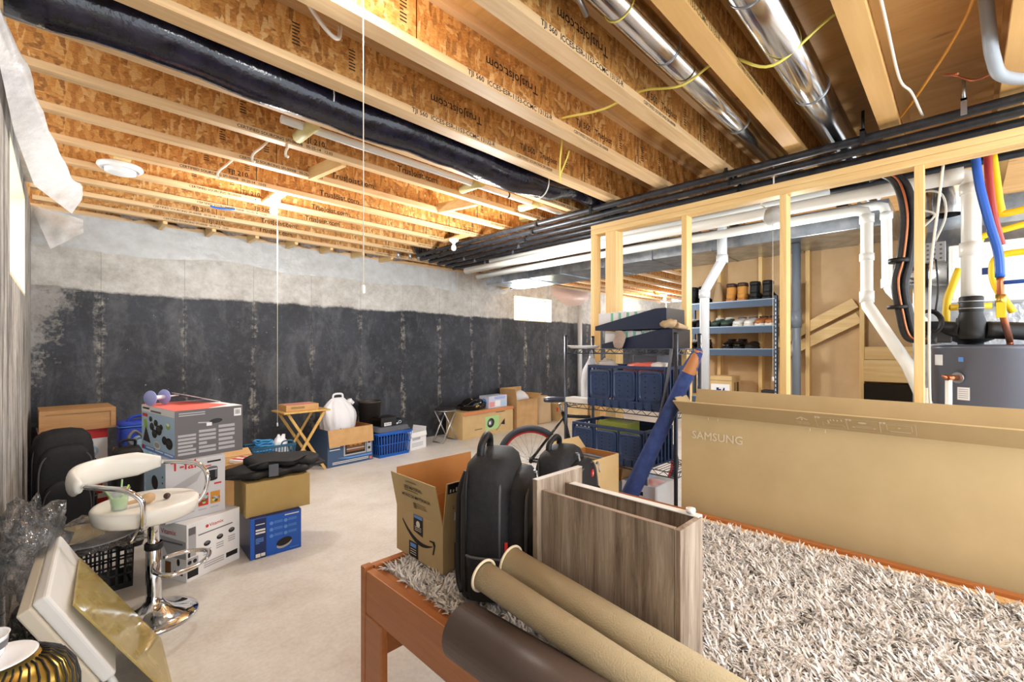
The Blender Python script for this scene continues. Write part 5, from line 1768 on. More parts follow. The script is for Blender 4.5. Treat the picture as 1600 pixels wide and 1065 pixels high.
fo = .108
flapq([(.0, 0, TZ), (Lx, 0, TZ), (Lx, -fo, TZ + .080), (.0, -fo, TZ + .080)])
flapq([(Lx, D, TZ), (0, D, TZ), (.0, D + .005, TZ + .10), (.02, D + .006, TZ + .13), (Lx, D + .006, TZ + .13)][:1] + [(0, D, TZ), (.012, D + .006, TZ + .13), (Lx, D + .006, TZ + .13)])
flapq([(0, D, TZ), (0, 0, TZ), (-.045, .01, TZ + .088), (-.045, D - .02, TZ + .088)])
flapq([(Lx, 0, TZ), (Lx, D, TZ), (Lx + .06, D, TZ + .08), (Lx + .06, 0, TZ + .08)])
m = MB()
F = Face(m, (0, 0, 0), (1, 0, 0), (0, 0, 1))
F.text(.060, .905, 'SAMSUNG', .060, 0, 2, sx=.97); F.text(.0612, .9058, 'SAMSUNG', .060, 0, 3, sx=.97); F.text(.0620, .905, 'SAMSUNG', .060, 0, 4, sx=.97)
for u in (.15, .2, .62, .68):
    F.rect(u, TZ - .02, u + .003, TZ - .006, 0, 2)
F = Face(m, (0, 0, TZ), (1, 0, 0), (0, -fo, .080))
F.poly([(.575, .070), (.60, .095), (.625, .070), (.618, .066), (.60, .083), (.582, .066)], 0, 2); F.rect(.597, .06, .603, .08, 0, 2); F.text(.572, .040, 'THIS SIDE', .012, 0, 2, bold=.01); F.text(.578, .026, 'UP/HAUT', .012, 0, 2, bold=.01)
for k in range(3):
    u0 = .655 + .114 * k
    F.frame(u0, .018, u0 + .114, .108, .0012, 0, 2)
    F.rect(u0, .095, u0 + .020, .112, 0, 3); F.text(u0 + .006, .098, str(k + 1), .014, 1, 4)
F.rect(.70, .055, .70 + .006, .085, 0, 2)
for k, (u, v_) in enumerate(((.71, .078), (.722, .08), (.735, .078), (.75, .082))):
    F.rect(u, v_, u + .005, v_ + .016, 0, 2)
F.line([(.68, .07), (.695, .05), (.755, .05), (.76, .03)], .0015, 0, 2); F.line([(.68, .03), (.68, .06)], .0015, 0, 2)
F.ell(.825, .085, .015, .008, 0, 2); F.line([(.785, .045), (.87, .045)], .003, 0, 2); F.poly([(.785, .045), (.795, .052), (.795, .038)], 0, 2); F.poly([(.87, .045), (.86, .052), (.86, .038)], 0, 2); F.lines(.80, .052, .855, .058, 1, 0, 2)
F.frame(.905, .045, .985, .095, .0015, 0, 2); F.rect(.915, .035, .98, .040, 0, 2); F.ell(.945, .07, .004, .004, 0, 2)
m.build('print', [pm('cream_ink', (226, 212, 184), .6), INKB], t)
# ------------------------------------------------------------------ wire shelving unit
SX0, SX1, SY0, SY1 = 2.69, 3.04, 1.258, 2.117
t = thing('wire_shelf', 'grey wire shelving unit with navy crates, standing before the bare studs', 'shelf', (SX0, SY0, 0))
for x in (SX0, SX1):
    for y in (SY0, SY1):
        MB().tube([(x, y, 0), (x, y, 1.495)], .0125, 10).build('post', WIRE, t, world=True)
for z in (.16, .63, 1.0, 1.40):
    m = MB()
    e = .0035
    for x in (SX0, SX1):
        m.tube([(x, SY0, z), (x, SY1, z)], e, 6); m.tube([(x, SY0, z - .032), (x, SY1, z - .032)], e, 6)
        zz = [(x, SY0 + (SY1 - SY0) * k / 22, z - (.032 if k % 2 else 0)) for k in range(23)]
        m.tube(zz, .0026, 5)
    for y in (SY0, SY1):
        m.tube([(SX0, y, z), (SX1, y, z)], e, 6); m.tube([(SX0, y, z - .032), (SX1, y, z - .032)], e, 6)
        m.tube([(SX0 + (SX1 - SX0) * k / 10, y, z - (.032 if k % 2 else 0)) for k in range(11)], .0026, 5)
    k = SY0 + .03
    while k < SY1:
        m.tube([(SX0, k, z + .001), (SX1, k, z + .001)], .0022, 5); k += .028
    m.build('shelf_grid', WIRE, t, world=True)
for i, x in enumerate((SX0, SX1)):
    for y in (SY0, SY1):
        MB().lathe([(0, 1.495), (.0135, 1.495), (.0135, 1.503), (0, 1.506)], 10, Matrix.Translation((x, y, 0))).build('post_cap', BLK, t, world=True)


def folding_crate(label, P, rz, w, d, h, z):
    t = thing('folding_crate', label, 'crate', (P[0], P[1], z), rz, 'navy folding crates')
    MB().box((0, 0, 0), (w, d, .012)).build('floor_panel', NAVYP, t)
    # frame
    def bar(nm, lo, hi, mat=NAVYP, bv=.004):
        return MB().box(lo, hi).build(nm, mat, t, bevel=bv)
    bar('front_top_rail', (0, -.004, h - .022), (w, .014, h)); bar('back_rail', (0, d - .014, h - .022), (w, d, h))
    bar('end_top_rail', (0, .014, h - .022), (.014, d - .014, h)); bar('end_top_rail', (w - .014, .014, h - .022), (w, d - .014, h))
    bar('bottom_rail', (0, -.006, .0121), (w, .012, .055))
    for k in range(9):
        x = .03 + (w - .10) * k / 8
        bar('foot_block', (x, -.012, .004), (x + .042, -.006, .048), NAVYP, .002)
    pw = (w - .06) / 3
    for k in range(3):
        x0_ = .014 + k * (pw + .016)
        p = MB()
        ring = [Vector(q) for q in sring((x0_ + pw / 2, 0, .055 + (h - .085) / 2), pw / 2 - .002, (h - .085) / 2, 7, 32, ux=(1, 0, 0), uy=(0, 0, 1))]
        inner = [Vector((x0_ + pw / 2, 0, .055 + (h - .085) / 2)) + (q - Vector((x0_ + pw / 2, 0, .055 + (h - .085) / 2))) * .86 for q in ring]
        p.loft([[q + Vector((0, .012, 0)) for q in ring], [q + Vector((0, -.006, 0)) for q in ring], [q + Vector((0, -.010, 0)) for q in inner], [q + Vector((0, -.004, 0)) for q in [Vector((x0_ + pw / 2, 0, .055 + (h - .085) / 2)) + (q - Vector((x0_ + pw / 2, 0, .055 + (h - .085) / 2))) * .80 for q in ring]]], smooth=False)
        p.build('door_panel', NAVYP, t)
        pn = MB()
        F = Face(pn, (0, -.0042, 0), (1, 0, 0), (0, 0, 1))
        for c in (-1, 1):
            for r_ in range(5):
                F.ell(x0_ + pw / 2 + c * pw * .18, .085 + (h - .15) * r_ / 4, .006, .0045, 0, 1, 10)
        pn.build('vent_print', BLK, t)
    for k in range(4):
        bar('upright_rib', (.002 + k * (pw + .0165), -.008, .055), (.012 + k * (pw + .0165), .010, h - .02), NAVYP, .002)
    # slatted ends and back
    for xx in (0, w - .008):
        for k in range(8):
            y = .016 + (d - .04) * k / 7
            bar('end_slat', (xx, y, .012), (xx + .008, y + .018, h - .02), NAVYP, 0)
    bar('back_panel', (0.002, d - .008, .012), (w - .002, d, h - .02), NAVYP, 0)
    return t


folding_crate('navy folding crate on the upper middle shelf of the wire unit', (2.645, 1.885), R(-90), .58, .36, .285, 1.004)
folding_crate('navy folding crate on the lower shelf of the wire unit', (2.63, 2.01), R(-92), .585, .37, .245, .634)
carton('lidded_box', 'grey lidded storage box in the upper navy crate', 'box', (2.78, 1.60), R(-90), .17, .18, .34, GREYPL, z=1.018)
t = thing('red_cloth', 'coral red folded cloth on top of the upper navy crate', 'cloth', (2.72, 1.48, 1.21))
blob(MB(), (0, 0, .05), .06, .16, .055, seed=41, n=18, rough=.12).build('cloth', CORAL, t)
blob(MB(), (-.01, -.10, .075), .05, .07, .03, seed=43, n=14, rough=.15).build('white_fold', PAPER, t)
t = thing('beige_cloth', 'beige knotted bag peeking out of the upper navy crate', 'bag', (2.72, 1.77, 1.2))
blob(MB(), (0, 0, .08), .055, .075, .05, seed=44, n=18, rough=.2).build('cloth', pm('grey_beige_film', (190, 182, 176), .5), t)
o = MB().box((2.70, 1.60, .65), (2.86, 1.84, .895)).build('green_box', pm('olive_green_card', (150, 158, 66), .6), bevel=.003)
tag(o, 'olive green box inside the lower navy crate', 'box')
t = thing('carrier_bag', 'white carrier bag standing at the left end of the wire shelf', 'bag', (2.83, 1.985, 1.003))
m = MB()
m.loft([[Vector((.05 * k * math.cos(q) * (1 + .15 * noise.noise(Vector((math.cos(q) * 2, math.sin(q) * 2, z * 8)))), .085 * k * math.sin(q) * (1 + .15 * noise.noise(Vector((math.sin(q) * 3, 1, z * 7)))), z)) for q in [2 * PI * j / 24 for j in range(24)]] for z, k in ((0, .9), (.02, 1), (.15, 1.05), (.24, .85), (.29, .5), (.33, .25), (.345, .2))])
m.build('bag', BAGW, t)
MB().tube(bez([(0, -.015, .33), (0, 0, .385), (0, .015, .33)], 6), .008, 8).build('handle', BAGW, t)
o = MB().box((2.668, 1.90, 1.004), (2.772, 2.105, 1.042)).build('flat_package', WHPL, bevel=.004)
tag(o, 'flat white package in front of the carrier bag on the wire shelf', 'package')
t = thing('white_tray', 'white flat tray on the top wire shelf at its far end', 'tray', (2.74, 1.99, 1.404))
MB().lathe([(0, 0), (.12, 0), (.15, .018), (.152, .022), (.12, .006), (0, .006)], 32, Matrix.Diagonal((.85, .75, 1, 1))).build('tray', WHPL, t)


def slant_box(label, P, w, d, h, z, tilt=0):
    """open navy tray: sides slope from low at the far end to full height at the near end"""
    t = thing('file_tray', label, 'tray', (P[0], P[1], z), R(-90), 'navy file trays')
    th = .004
    lo = .030
    for nm, y in (('side_wall', 0), ('side_wall', d - th)):
        MB().prism([(0, 0), (w, 0), (w, h), (w * .86, h), (0, lo)], th, Matrix.Translation((0, y + th, 0)) @ Matrix.Rotation(R(90), 4, 'X')).build(nm, NAVYB, t)
    MB().box((0, th, 0), (w, d - th, th)).build('tray_floor', NAVYB, t)
    MB().box((0, th, th), (th, d - th, lo)).build('low_end', NAVYB, t)
    MB().box((w - th, th, th), (w, d - th, h)).build('tall_end', pm('brown_black_card', (58, 50, 46), .5), t)
    return t


slant_box('lower navy slant-sided file tray on the top wire shelf', (2.72, 1.82), .525, .26, .125, 1.404)
slant_box('upper navy slant-sided file tray stacked on the lower one', (2.70, 1.86), .535, .26, .130, 1.5305)
k = 0
for base, y0_, ns, hh, words_ in ((1.535, 1.845, 7, .118, 'upper'), (1.409, 1.805, 7, .112, 'lower')):
    for i in range(ns):
        wdt = .062 if i else .10
        t = thing('card_box', 'small white %sbox, %s in the %s navy file tray' % ('and green ' if (i + (words_ == 'lower')) % 2 else '', ORD[i], words_), 'box', (2.715 if words_ == 'upper' else 2.735, y0_, base), R(-90), 'small boxes in the navy trays')
        MB().box((0, .006, 0), (wdt - .004, .22, hh + .002 * (i % 3))).build('box_body', PAPER, t, bevel=.002)
        if i:
            m = MB(); F = Face(m, (0, .006, 0), (1, 0, 0), (0, 0, 1)); F.rect(.004, hh * .1, .020, hh * .96, 0); F.rect(.028, hh * .3, .052, hh * .5, 0); m.build('print', pm('mint_print', (120, 200, 160), .5) if i == 1 else bpy.data.materials['mint_print'], t)
        y0_ -= wdt
t = thing('mesh_pouch', 'beige mesh pouch draped over the front of the lower navy tray', 'pouch', (2.708, 1.66, 1.40))
soft('pouch', MESHB, t, [sring((-.012 - .006 * math.sin(z * 40), .01 * math.sin(z * 60), z), .010 + .004 * k, .045 * k, 2.5, 20) for z, k in ((.0, .3), (.012, .7), (.05, 1), (.09, .95), (.115, .75), (.125, .5))])
t = thing('mesh_pouch', 'tan netting bundle on the near corner of the lower navy tray', 'pouch', (2.75, 1.315, 1.531))
blob(MB(), (-.04, .0, .028), .045, .05, .028, seed=51, n=18, rough=.2).build('pouch', SACK, t)
MB().tube(bez([(.0, -.03, .02), (.06, -.04, .012), (.13, -.04, .006)], 5), [.02, .02, .019, .018, .017, .016, .015, .014, .013, .012, .012], 10).build('pouch_neck', SACK, t)
t = carton('storage_carton', 'white carton with a black hand hole on the lowest wire shelf', 'box', (2.66, 1.62), R(-90), .24, .30, .36, PAPER, z=.164,
       art=lambda F, L, Rr, T, w, d, h: (F.rect(w * .35, h * .80, w * .65, h * .87, 0), T.rect(.01, .01, w * .5, d - .02, 1), T.rect(w * .5, .02, w - .01, d * .6, 2)), inks=(INK, LBLUE, CORAL))
t = carton('storage_carton', 'dark grey open carton with brown flaps on the lowest wire shelf', 'box', (2.72, 1.93), R(-90), .27, .28, .33, GREYPL, z=.164, hollow=True, inside=CARDI, flaps=(('R', .10, 4, CARD), ('L', .1, 60, CARD), ('B', .10, 2, CARD)))

# ------------------------------------------------------------------ leaning navy canopy bag
t = thing('canopy_bag', 'long navy cloth canopy bag with a tan patch leaning between shelf and television carton', 'bag', (2.50, 1.62, 0))
A, B = Vector((2.495, 1.69, .02)), Vector((2.645, 1.095, 1.40))
M, L = along(A, B)
rings = []
for f, a, b_ in ((0, .05, .035), (.02, .07, .046), (.3, .076, .048), (.55, .072, .045), (.8, .068, .042), (.93, .062, .036), (.985, .054, .026), (1.0, .046, .016)):
    rings.append([M @ Vector((a * math.copysign(abs(math.cos(q)) ** .75, math.cos(q)), b_ * math.copysign(abs(math.sin(q)) ** .75, math.sin(q)) + .004 * math.sin(f * 20 + q), f * L)) for q in [2 * PI * j / 24 for j in range(24)]])
MB().loft(rings).build('sleeve', NAVYF, t, world=True)
MB().loft([[M @ Vector((.054 + .02 * math.cos(q), .02 + .03 * math.sin(q), f * L)) for q in [2 * PI * j / 14 for j in range(14)]] for f in (.05, .3, .6, .86)]).build('side_fold', NAVYF, t, world=True)
rings = []
for f in (.90, .935, .97, .995):
    a, b_ = ((.0665, .0395), (.0635, .037), (.0575, .030), (.051, .0225))[int(f > .92) + int(f > .95) + int(f > .99)]
    rings.append([M @ Vector((a * math.copysign(abs(math.cos(q)) ** .75, math.cos(q)), b_ * math.copysign(abs(math.sin(q)) ** .75, math.sin(q)) - .0015, f * L)) for q in [2 * PI * j / 24 for j in range(24)]])
MB().loft(rings, cap=False).build('tan_patch', TANLEA, t, world=True)
MB().tube([M @ Vector((.05 * math.cos(a) * .3 + .035, .012 * math.sin(a) - .0, L + .015 + .02 * math.sin(a))) for a in [2 * PI * k_ / 14 for k_ in range(14)]], .003, 6, closed=True).build('ring', STEEL, t, world=True)
t = thing('webbing_strap', 'grey webbing strap hanging from the top shelf in front of the crates', 'strap', (2.63, 1.32, 1.36))
pts = bez([(2.665, 1.275, 1.40), (2.630, 1.285, 1.20), (2.612, 1.33, .95), (2.605, 1.385, .70), (2.600, 1.41, .58)], 8)
MB().tube(pts, .011, 8).build('webbing', GREYPL, t, world=True)
MB().box((2.59, 1.395, .545), (2.607, 1.425, .60)).build('buckle', STEEL, t, world=True, bevel=.004)

# ------------------------------------------------------------------ shoe shelf
HX0, HX1, HY0, HY1 = 5.0, 5.325, 1.30, 2.27
t = thing('shoe_shelf', 'blue grey steel shelf unit of shoes against the brown paper board', 'shelf', (HX0, HY0, 0))
for x in (HX0, HX1 - .03):
    for y in (HY0, HY1 - .03):
        MB().box((x, y, 0), (x + .03, y + .004, 1.93)).box((x, y, 0), (x + .004, y + .03, 1.93)).build('post', SHELFB, t, world=True)
m = MB()
F = Face(m, (HX0, HY0 + .03, 0), (0, -1, 0), (0, 0, 1))
for k in range(44):
    F.rect(.011, .06 + k * .042, .018, .085 + k * .042, 0)
m.build('slot_print', PAPER, t, world=True)
for z in (.35, .88, 1.40, 1.635, 1.90):
    MB().box((HX0 + .004, HY0 + .004, z - .014), (HX1 - .004, HY1 - .004, z)).build('shelf_board', CARDL, t, world=True)
    MB().box((HX0 - .006, HY0 + .02, z - .070), (HX0 + .004, HY1 - .02, z + .004)).box((HX0 - .010, HY0 + .02, z - .028), (HX0 - .005, HY1 - .02, z + .004)).build('shelf_beam', SHELFB, t, world=True)
    MB().box((HX0 - .0105, HY0 + .02, z - .004), (HX0 + .010, HY1 - .02, z + .0045)).build('beam_lip', SHELFE, t, world=True)


def shoe(label, x, y, z, face, mat, sole, cat='shoe', boot=False, name='shoe', collar=None, low=False, group='shoes on the steel shelf'):
    """face=+1: toe points away from the room (heel seen); -1: toe seen"""
    t = thing(name, label, cat, (x, y, z), 0 if face > 0 else PI, group)
    Ls = .28
    prof = ((0, .030, .055), (.02, .038, .075), (.07, .040, .085), (.12, .041, .075), (.17, .046, .058), (.22, .045, .046), (.255, .036, .038), (.275, .018, .026))
    if low:
        prof = tuple((a, b, c * .72) for a, b, c in prof)
    rings = []
    for px_, hw, ht in prof:
        rings.append([Vector((px_ - Ls / 2, hw * math.copysign(abs(math.cos(q)) ** .7, math.cos(q)), .018 + (ht * .5) * (1 + math.copysign(abs(math.sin(q)) ** .7, math.sin(q))))) for q in [2 * PI * j / 16 for j in range(16)]])
    MB().loft(rings).build('upper', mat, t)
    out = [Vector((px_ - Ls / 2, hw + .004)) for px_, hw, _ in prof]
    poly = [(p.x, p.y) for p in out] + [(p.x, -p.y) for p in reversed(out)]
    MB().prism(poly, .024).build('sole', sole, t, bevel=.003)
    if boot:
        MB().loft([sring((-.075 + .01 * f, 0, .06 + .10 * f), .062 - .004 * f, .044, 2.6, 20) for f in (0, .4, .8, 1)]).build('shaft', mat, t)
        MB().loft([sring((-.066, 0, z_), a, a * .72, 2.6, 20) for z_, a in ((.150, .063), (.160, .067), (.182, .066), (.19, .058))]).build('collar', collar or mat, t)
    elif not low:
        MB().tube([tuple(p) for p in sring((-.07, 0, .098), .055, .034, 2.4, 18)], .008, 6, closed=True).build('collar', collar or mat, t)
        m_ = MB()
        for k in range(4):
            m_.tube([(-.02 + .022 * k, -.026, .092 - .010 * k), (-.02 + .022 * k, 0, .102 - .011 * k), (-.02 + .022 * k, .026, .092 - .010 * k)], .0035, 5)
        m_.build('lace', collar or INKW, t)
    return t


z = 1.9045
shoe('black boot at the far end of the upper steel shelf', 5.16, 2.17, z, 1, BLKF, SOLEB, 'boot', True, 'boot')
shoe('black boot beside the white pipe on the upper steel shelf', 5.16, 2.06, z, 1, BLKF, SOLEB, 'boot', True, 'boot')
shoe('tan work boot, farther of the pair on the upper steel shelf', 5.15, 1.755, z, 1, TANB, TANLEA, 'boot', True, 'boot', DKBR)
shoe('tan work boot, next to the black boots on the upper steel shelf', 5.15, 1.645, z, 1, TANB, TANLEA, 'boot', True, 'boot', DKBR)
shoe('black boot next to the tan work boots on the upper steel shelf', 5.15, 1.525, z, 1, BLKN, SOLEB, 'boot', True, 'boot')
shoe('black boot at the near end of the upper steel shelf', 5.15, 1.405, z, 1, BLKN, SOLEB, 'boot', True, 'boot')
t = thing('cloth_pouch', 'pale tan cloth pouch behind the white pipe on the upper steel shelf', 'pouch', (5.16, 1.92, z))
soft('pouch', SACK, t, [sring((0, 0, zz), .06 * k, .065 * k, 2.4, 20) for zz, k in ((0, 1), (.03, 1.05), (.10, .7), (.17, .5), (.22, .35), (.23, .2))])
z = 1.6395
shoe('black shoe with white lining on the second steel shelf', 5.15, 2.19, z, -1, BLKF, SOLEB, collar=SHW)
shoe('black shoe with white sock on the second steel shelf behind the pipe', 5.15, 2.085, z, -1, BLKF, SOLEB, collar=SHW)
shoe('green trainer nearest the pipe on the second steel shelf', 5.15, 1.925, z, -1, SHG, SOLEB, collar=SHW)
shoe('green trainer beside the white trainers on the second steel shelf', 5.15, 1.82, z, -1, SHG, SOLEB, collar=SHW)
shoe('white trainer beside the green trainers', 5.15, 1.695, z, -1, SHW, SOLEW, collar=GREYP)
shoe('white trainer beside the brown suede shoes', 5.15, 1.585, z, -1, SHW, SOLEW, collar=GREYP)
shoe('brown suede shoe beside the white trainers', 5.15, 1.48, z, -1, SHBR, SOLEW, collar=DKBR)
shoe('brown suede shoe at the near end of the second steel shelf', 5.15, 1.385, z, -1, SHBR, SOLEW, collar=DKBR)
z = 1.4045
shoe('glossy black dress shoe nearest the pipe on the third steel shelf', 5.15, 1.80, z, -1, BLKG, SOLEB, collar=BLK)
shoe('glossy black dress shoe in the middle of the third steel shelf', 5.15, 1.69, z, -1, BLKG, SOLEB, collar=BLK)
shoe('flat black slipper on the third steel shelf', 5.15, 1.575, z, -1, BLKN, SOLEB, low=True)
shoe('black clog with studs on the third steel shelf', 5.15, 2.18, z, -1, BLKG, SOLEB, collar=PAPER)
shoe('black clog beside the studded one on the third steel shelf', 5.15, 2.07, z, -1, BLKG, SOLEB, collar=BLK)
carton('shoe_box', 'cardboard box with a white label and blue 7 on the fourth steel shelf', 'box', (5.02, 1.96), R(-90), .225, .26, .225, CARDL, z=.8845,
       art=lambda F, L, Rr, T, w, d, h: (F.rect(.01, .01, w - .02, h * .62, 0), F.rect(w * .3, .02, w * .68, h * .45, 1, 2), F.text(w * .40, .03, '7', .1, 0, 3, bold=.02), F.rect(.0, h * .78, w, h * .80, 2), Rr.rect(d * .3, .02, d * .42, h * .7, 3), Rr.rect(d * .55, .02, d * .8, h * .7, 3)), inks=(PAPER, BLUED, INKB, INKB))
t = thing('yellow_bag', 'folded yellow bag beside the numbered cardboard box', 'bag', (5.10, 2.06, .8845))
blob(MB(), (0, 0, .12), .06, .055, .13, seed=61, n=16, rough=.1, flat=-.12).build('bag', pm('yellow_fabric', (226, 168, 54), .7), t)
t = thing('small_appliance', 'small black and white box at the near end of the fourth steel shelf', 'box', (5.04, 1.46, .8845), R(-90))
MB().box((0, 0, 0), (.12, .12, .10)).build('case', DKGREY, t, bevel=.005)
MB().box((.005, -.004, .055), (.115, .118, .066)).build('band', PAPER, t)
MB().box((0.01, -.003, .02), (.11, -.0005, .045)).build('panel', SKYB, t)

# ------------------------------------------------------------------ plumbing behind the bare studs
def pipe(name, label, pts, r, mat, cat='pipe', fit=None, n=12, group=None, fmat=None, smooth=0, cuts=()):
    P = bez(pts, smooth) if smooth else pts
    t = thing(name, label, cat, tuple(P[0]), 0, group)
    MB().tube(P, r, n).build('pipe', mat, t, world=True)
    for (a, b) in cuts:
        MB().tube([a, b], r * 1.18, n).build('coupling', fmat or mat, t, world=True)
    return t


pipe('vent_pipe', 'long white plastic pipe running above the lower one to the big elbow', [(3.75, 4.6, 2.42), (3.75, .05, 2.42), (3.75, -.01, 2.41), (3.75, -.03, 2.37), (3.75, -.03, 1.70)], .043, PVC, cuts=(((3.75, .10, 2.42), (3.75, .0, 2.42)), ((3.75, -.03, 2.36), (3.75, -.03, 2.30)), ((3.75, -.03, 2.02), (3.75, -.03, 1.94))))
pipe('vent_pipe', 'white plastic pipe with an elbow dropping left of the black hose pair', [(3.95, 4.6, 2.37), (3.95, .54, 2.37), (3.95, .49, 2.355), (3.95, .475, 2.31), (3.95, .475, 1.74), (3.93, .47, 1.70), (3.85, .25, 1.29), (3.8, .15, 1.0)], .036, PVC, cuts=(((3.95, .475, 2.33), (3.95, .475, 2.27)), ((3.95, .475, 1.80), (3.95, .475, 1.72)), ((3.95, .475, 2.06), (3.95, .475, 2.01))))
pipe('vent_pipe', 'second white drop pipe just left of the black hose pair', [(4.32, .62, 2.47), (4.32, .46, 2.47), (4.32, .42, 2.455), (4.32, .405, 2.40), (4.32, .40, 1.87), (4.3, .38, 1.83), (4.2, .1, 1.45)], .033, PVC, cuts=(((4.32, .405, 2.41), (4.32, .405, 2.36)), ((4.32, .40, 1.92), (4.32, .40, 1.85))))
pipe('drain_pipe', 'pale grey pipe bending in front of the shoe shelf', [(4.3, 1.85, 2.56), (4.3, 1.62, 2.565), (4.3, 1.57, 2.53), (4.3, 1.57, 2.24), (4.3, 1.58, 2.20), (4.3, 1.72, 1.96), (4.3, 1.73, 1.92), (4.3, 1.73, 0)], .043, PVCG, cuts=(((4.3, 1.57, 2.26), (4.3, 1.57, 2.19)), ((4.3, 1.73, 1.96), (4.3, 1.73, 1.88)), ((4.3, 1.60, 2.565), (4.3, 1.68, 2.565))))
pipe('stack_pipe', 'dark grey vertical pipe standing right of the shoe shelf', [(4.9, 1.115, 0), (4.9, 1.115, 2.39)], .037, ABS, cuts=(((4.9, 1.115, 1.60), (4.9, 1.115, 1.76)),))
for i, (y, z, x, r) in enumerate(((3.3, 2.55, 4.0, .03), (3.1, 2.60, 4.25, .025))):
    pipe('vent_pipe', ('thin white pipe behind the long white pipes, lower', 'thin white pipe behind the long white pipes, upper')[i], [(x, 4.4, z), (x, .7, z)], r, PVC)
t = thing('hose_pair', 'pair of black insulated hoses with a copper line hanging behind the stud', 'hose', (3.55, .27, 2.3))
P0 = [(3.55, .46, 2.47), (3.55, .38, 2.48), (3.55, .29, 2.40), (3.55, .25, 2.2), (3.55, .265, 1.95), (3.55, .29, 1.80), (3.55, .27, 1.62), (3.55, .235, 1.47), (3.55, .15, 1.46)]
MB().tube(bez(P0, 8), .022, 10).build('hose', BLKPIPE, t, world=True)
MB().tube(bez([(x + .02, y - .04, z - .01) for x, y, z in P0], 8), .022, 10).build('hose', BLKPIPE, t, world=True)
MB().tube(bez([(x - .028, y - .015, z) for x, y, z in P0], 8), .006, 8).build('copper_line', COPPER, t, world=True)
MB().tube([(3.55, .275, 1.94), (3.55, .275, 1.915)], .05, 14).build('tie', BLK, t, world=True)
MB().tube([(3.55, .28, 1.64), (3.55, .28, 1.66)], .05, 14).build('tie', BLK, t, world=True)

# furnace plenum, exchanger box, water heater
t = thing('furnace_plenum', 'foil faced furnace plenum behind the white exchanger box', 'furnace', (4.65, -.3, 0))
MB().box((4.66, -1.2, 0), (5.35, .28, 2.05)).build('cabinet', FOIL, t, world=True, bevel=.005)
m = MB()
m.loft([[(4.70, -1.0, 2.05), (5.3, -1.0, 2.05), (5.3, .24, 2.05), (4.70, .24, 2.05)], [(4.75, -.6, 2.30), (5.2, -.6, 2.30), (5.2, .20, 2.30), (4.75, .20, 2.30)], [(4.75, -.6, 2.5), (5.2, -.6, 2.5), (5.2, .20, 2.5), (4.75, .20, 2.5)]], smooth=False)
m.build('plenum_hood', GALV, t, world=True)
MB().lathe([(.10, 0), (.10, .30)], 28, Matrix.Translation((4.5, .10, 2.36))).build('collar_duct', SHINY, t, world=True)
t = thing('flue_duct', 'short round steel duct beside the white exchanger box', 'duct', (4.52, .2, 1.95))
MB().tube([(4.52, .40, 1.93), (4.52, .30, 1.95), (4.52, .085, 1.95)], .095, 24).build('sheet', SHINY, t, world=True)
MB().tube([(4.52, .20, 1.95), (4.52, .18, 1.95)], .098, 24).build('joint', BLK, t, world=True)
t = thing('exchanger_box', 'white metal air exchanger box with a small blue badge', 'appliance', (4.4, -.1, 1.7))
MB().box((4.40, -.29, 1.72), (4.655, .075, 2.12)).build('cabinet', WHPL, t, world=True, bevel=.006)
MB().box((4.395, -.27, 1.74), (4.40, .055, 2.10)).build('cover', IVORY if False else WHPL, t, world=True, bevel=.002)
MB().box((4.390, -.135, 1.90), (4.3955, -.06, 1.945)).build('badge', BLUED, t, world=True, bevel=.002)

HCX, HCY, HR = 4.0, -.13, .28
t = thing('water_heater', 'grey enamel water heater with white stickers behind the bare studs', 'water heater', (HCX, HCY, 0))
MB().lathe([(0, 0), (HR, 0), (HR, 1.395), (HR + .006, 1.40), (HR + .006, 1.418), (HR - .01, 1.424), (0, 1.428)], 56).build('tank', HEATER, t)
m = MB()
def patch(a0, a1, z0_, z1_, mi, off):
    n_ = 6
    vs = []
    for k in range(n_ + 1):
        a = R(a0 + (a1 - a0) * k / n_)
        for z_ in (z0_, z1_):
            vs.append(((HR + off) * math.cos(a), (HR + off) * math.sin(a), z_))
    m.add(vs, [(2 * k, 2 * k + 2, 2 * k + 3, 2 * k + 1) for k in range(n_)], mi)
patch(158, 146, 1.10, 1.175, 0, .0012)
for k in range(5):
    patch(156.5, 147.5, 1.112 + .012 * k, 1.116 + .012 * k, 2, .0018)
m.build('sticker', [PAPER, LBLUE, LGREY], t)
m = MB(); patch(128, 113, 1.30, 1.365, 0, .0012); m.build('sticker', PAPER, t)
m = MB(); patch(152, 147, 1.325, 1.352, 0, .0012); m.build('sticker', LBLUE, t)
a = R(147)
pv = Vector((HR * math.cos(a), HR * math.sin(a), 1.23)); nv = Vector((math.cos(a), math.sin(a), 0))
vf = MB().tube([pv, pv + nv * .012], .032, 18).build('valve_flange', STEEL, t)
MB().tube([pv, pv + nv * .09], .017, 12).tube([pv + nv * .085, pv + nv * .12 + Vector((0, 0, .012))], [.016, .006], 10).build('relief_valve', COPPER, vf)
MB().tube([pv + nv * .075 + Vector((0, 0, -.012)), pv + nv * .075 + Vector((0, 0, -1.1))], .016, 12).build('discharge_pipe', PVC, t)
MB().lathe([(.06, 1.428), (.06, 1.44), (.105, 1.46), (.105, 1.52), (.07, 1.56), (.066, 1.60)], 28, Matrix.Translation((.12, .1, 0))).build('draft_hood', BLK, t)
t = thing('vent_blower', 'black blower and rubber coupling on top of the water heater', 'blower', (3.75, -.03, 1.45))
MB().lathe([(.0, 0), (.055, 0), (.06, .03), (.062, .10), (.05, .15), (.05, .17)], 24, Matrix.Translation((0, 0, .01))).build('coupling_boot', BLK, t)
MB().lathe([(.05, .165), (.052, .17), (.052, .25), (.047, .255)], 24).build('rubber_sleeve', BLK, t)
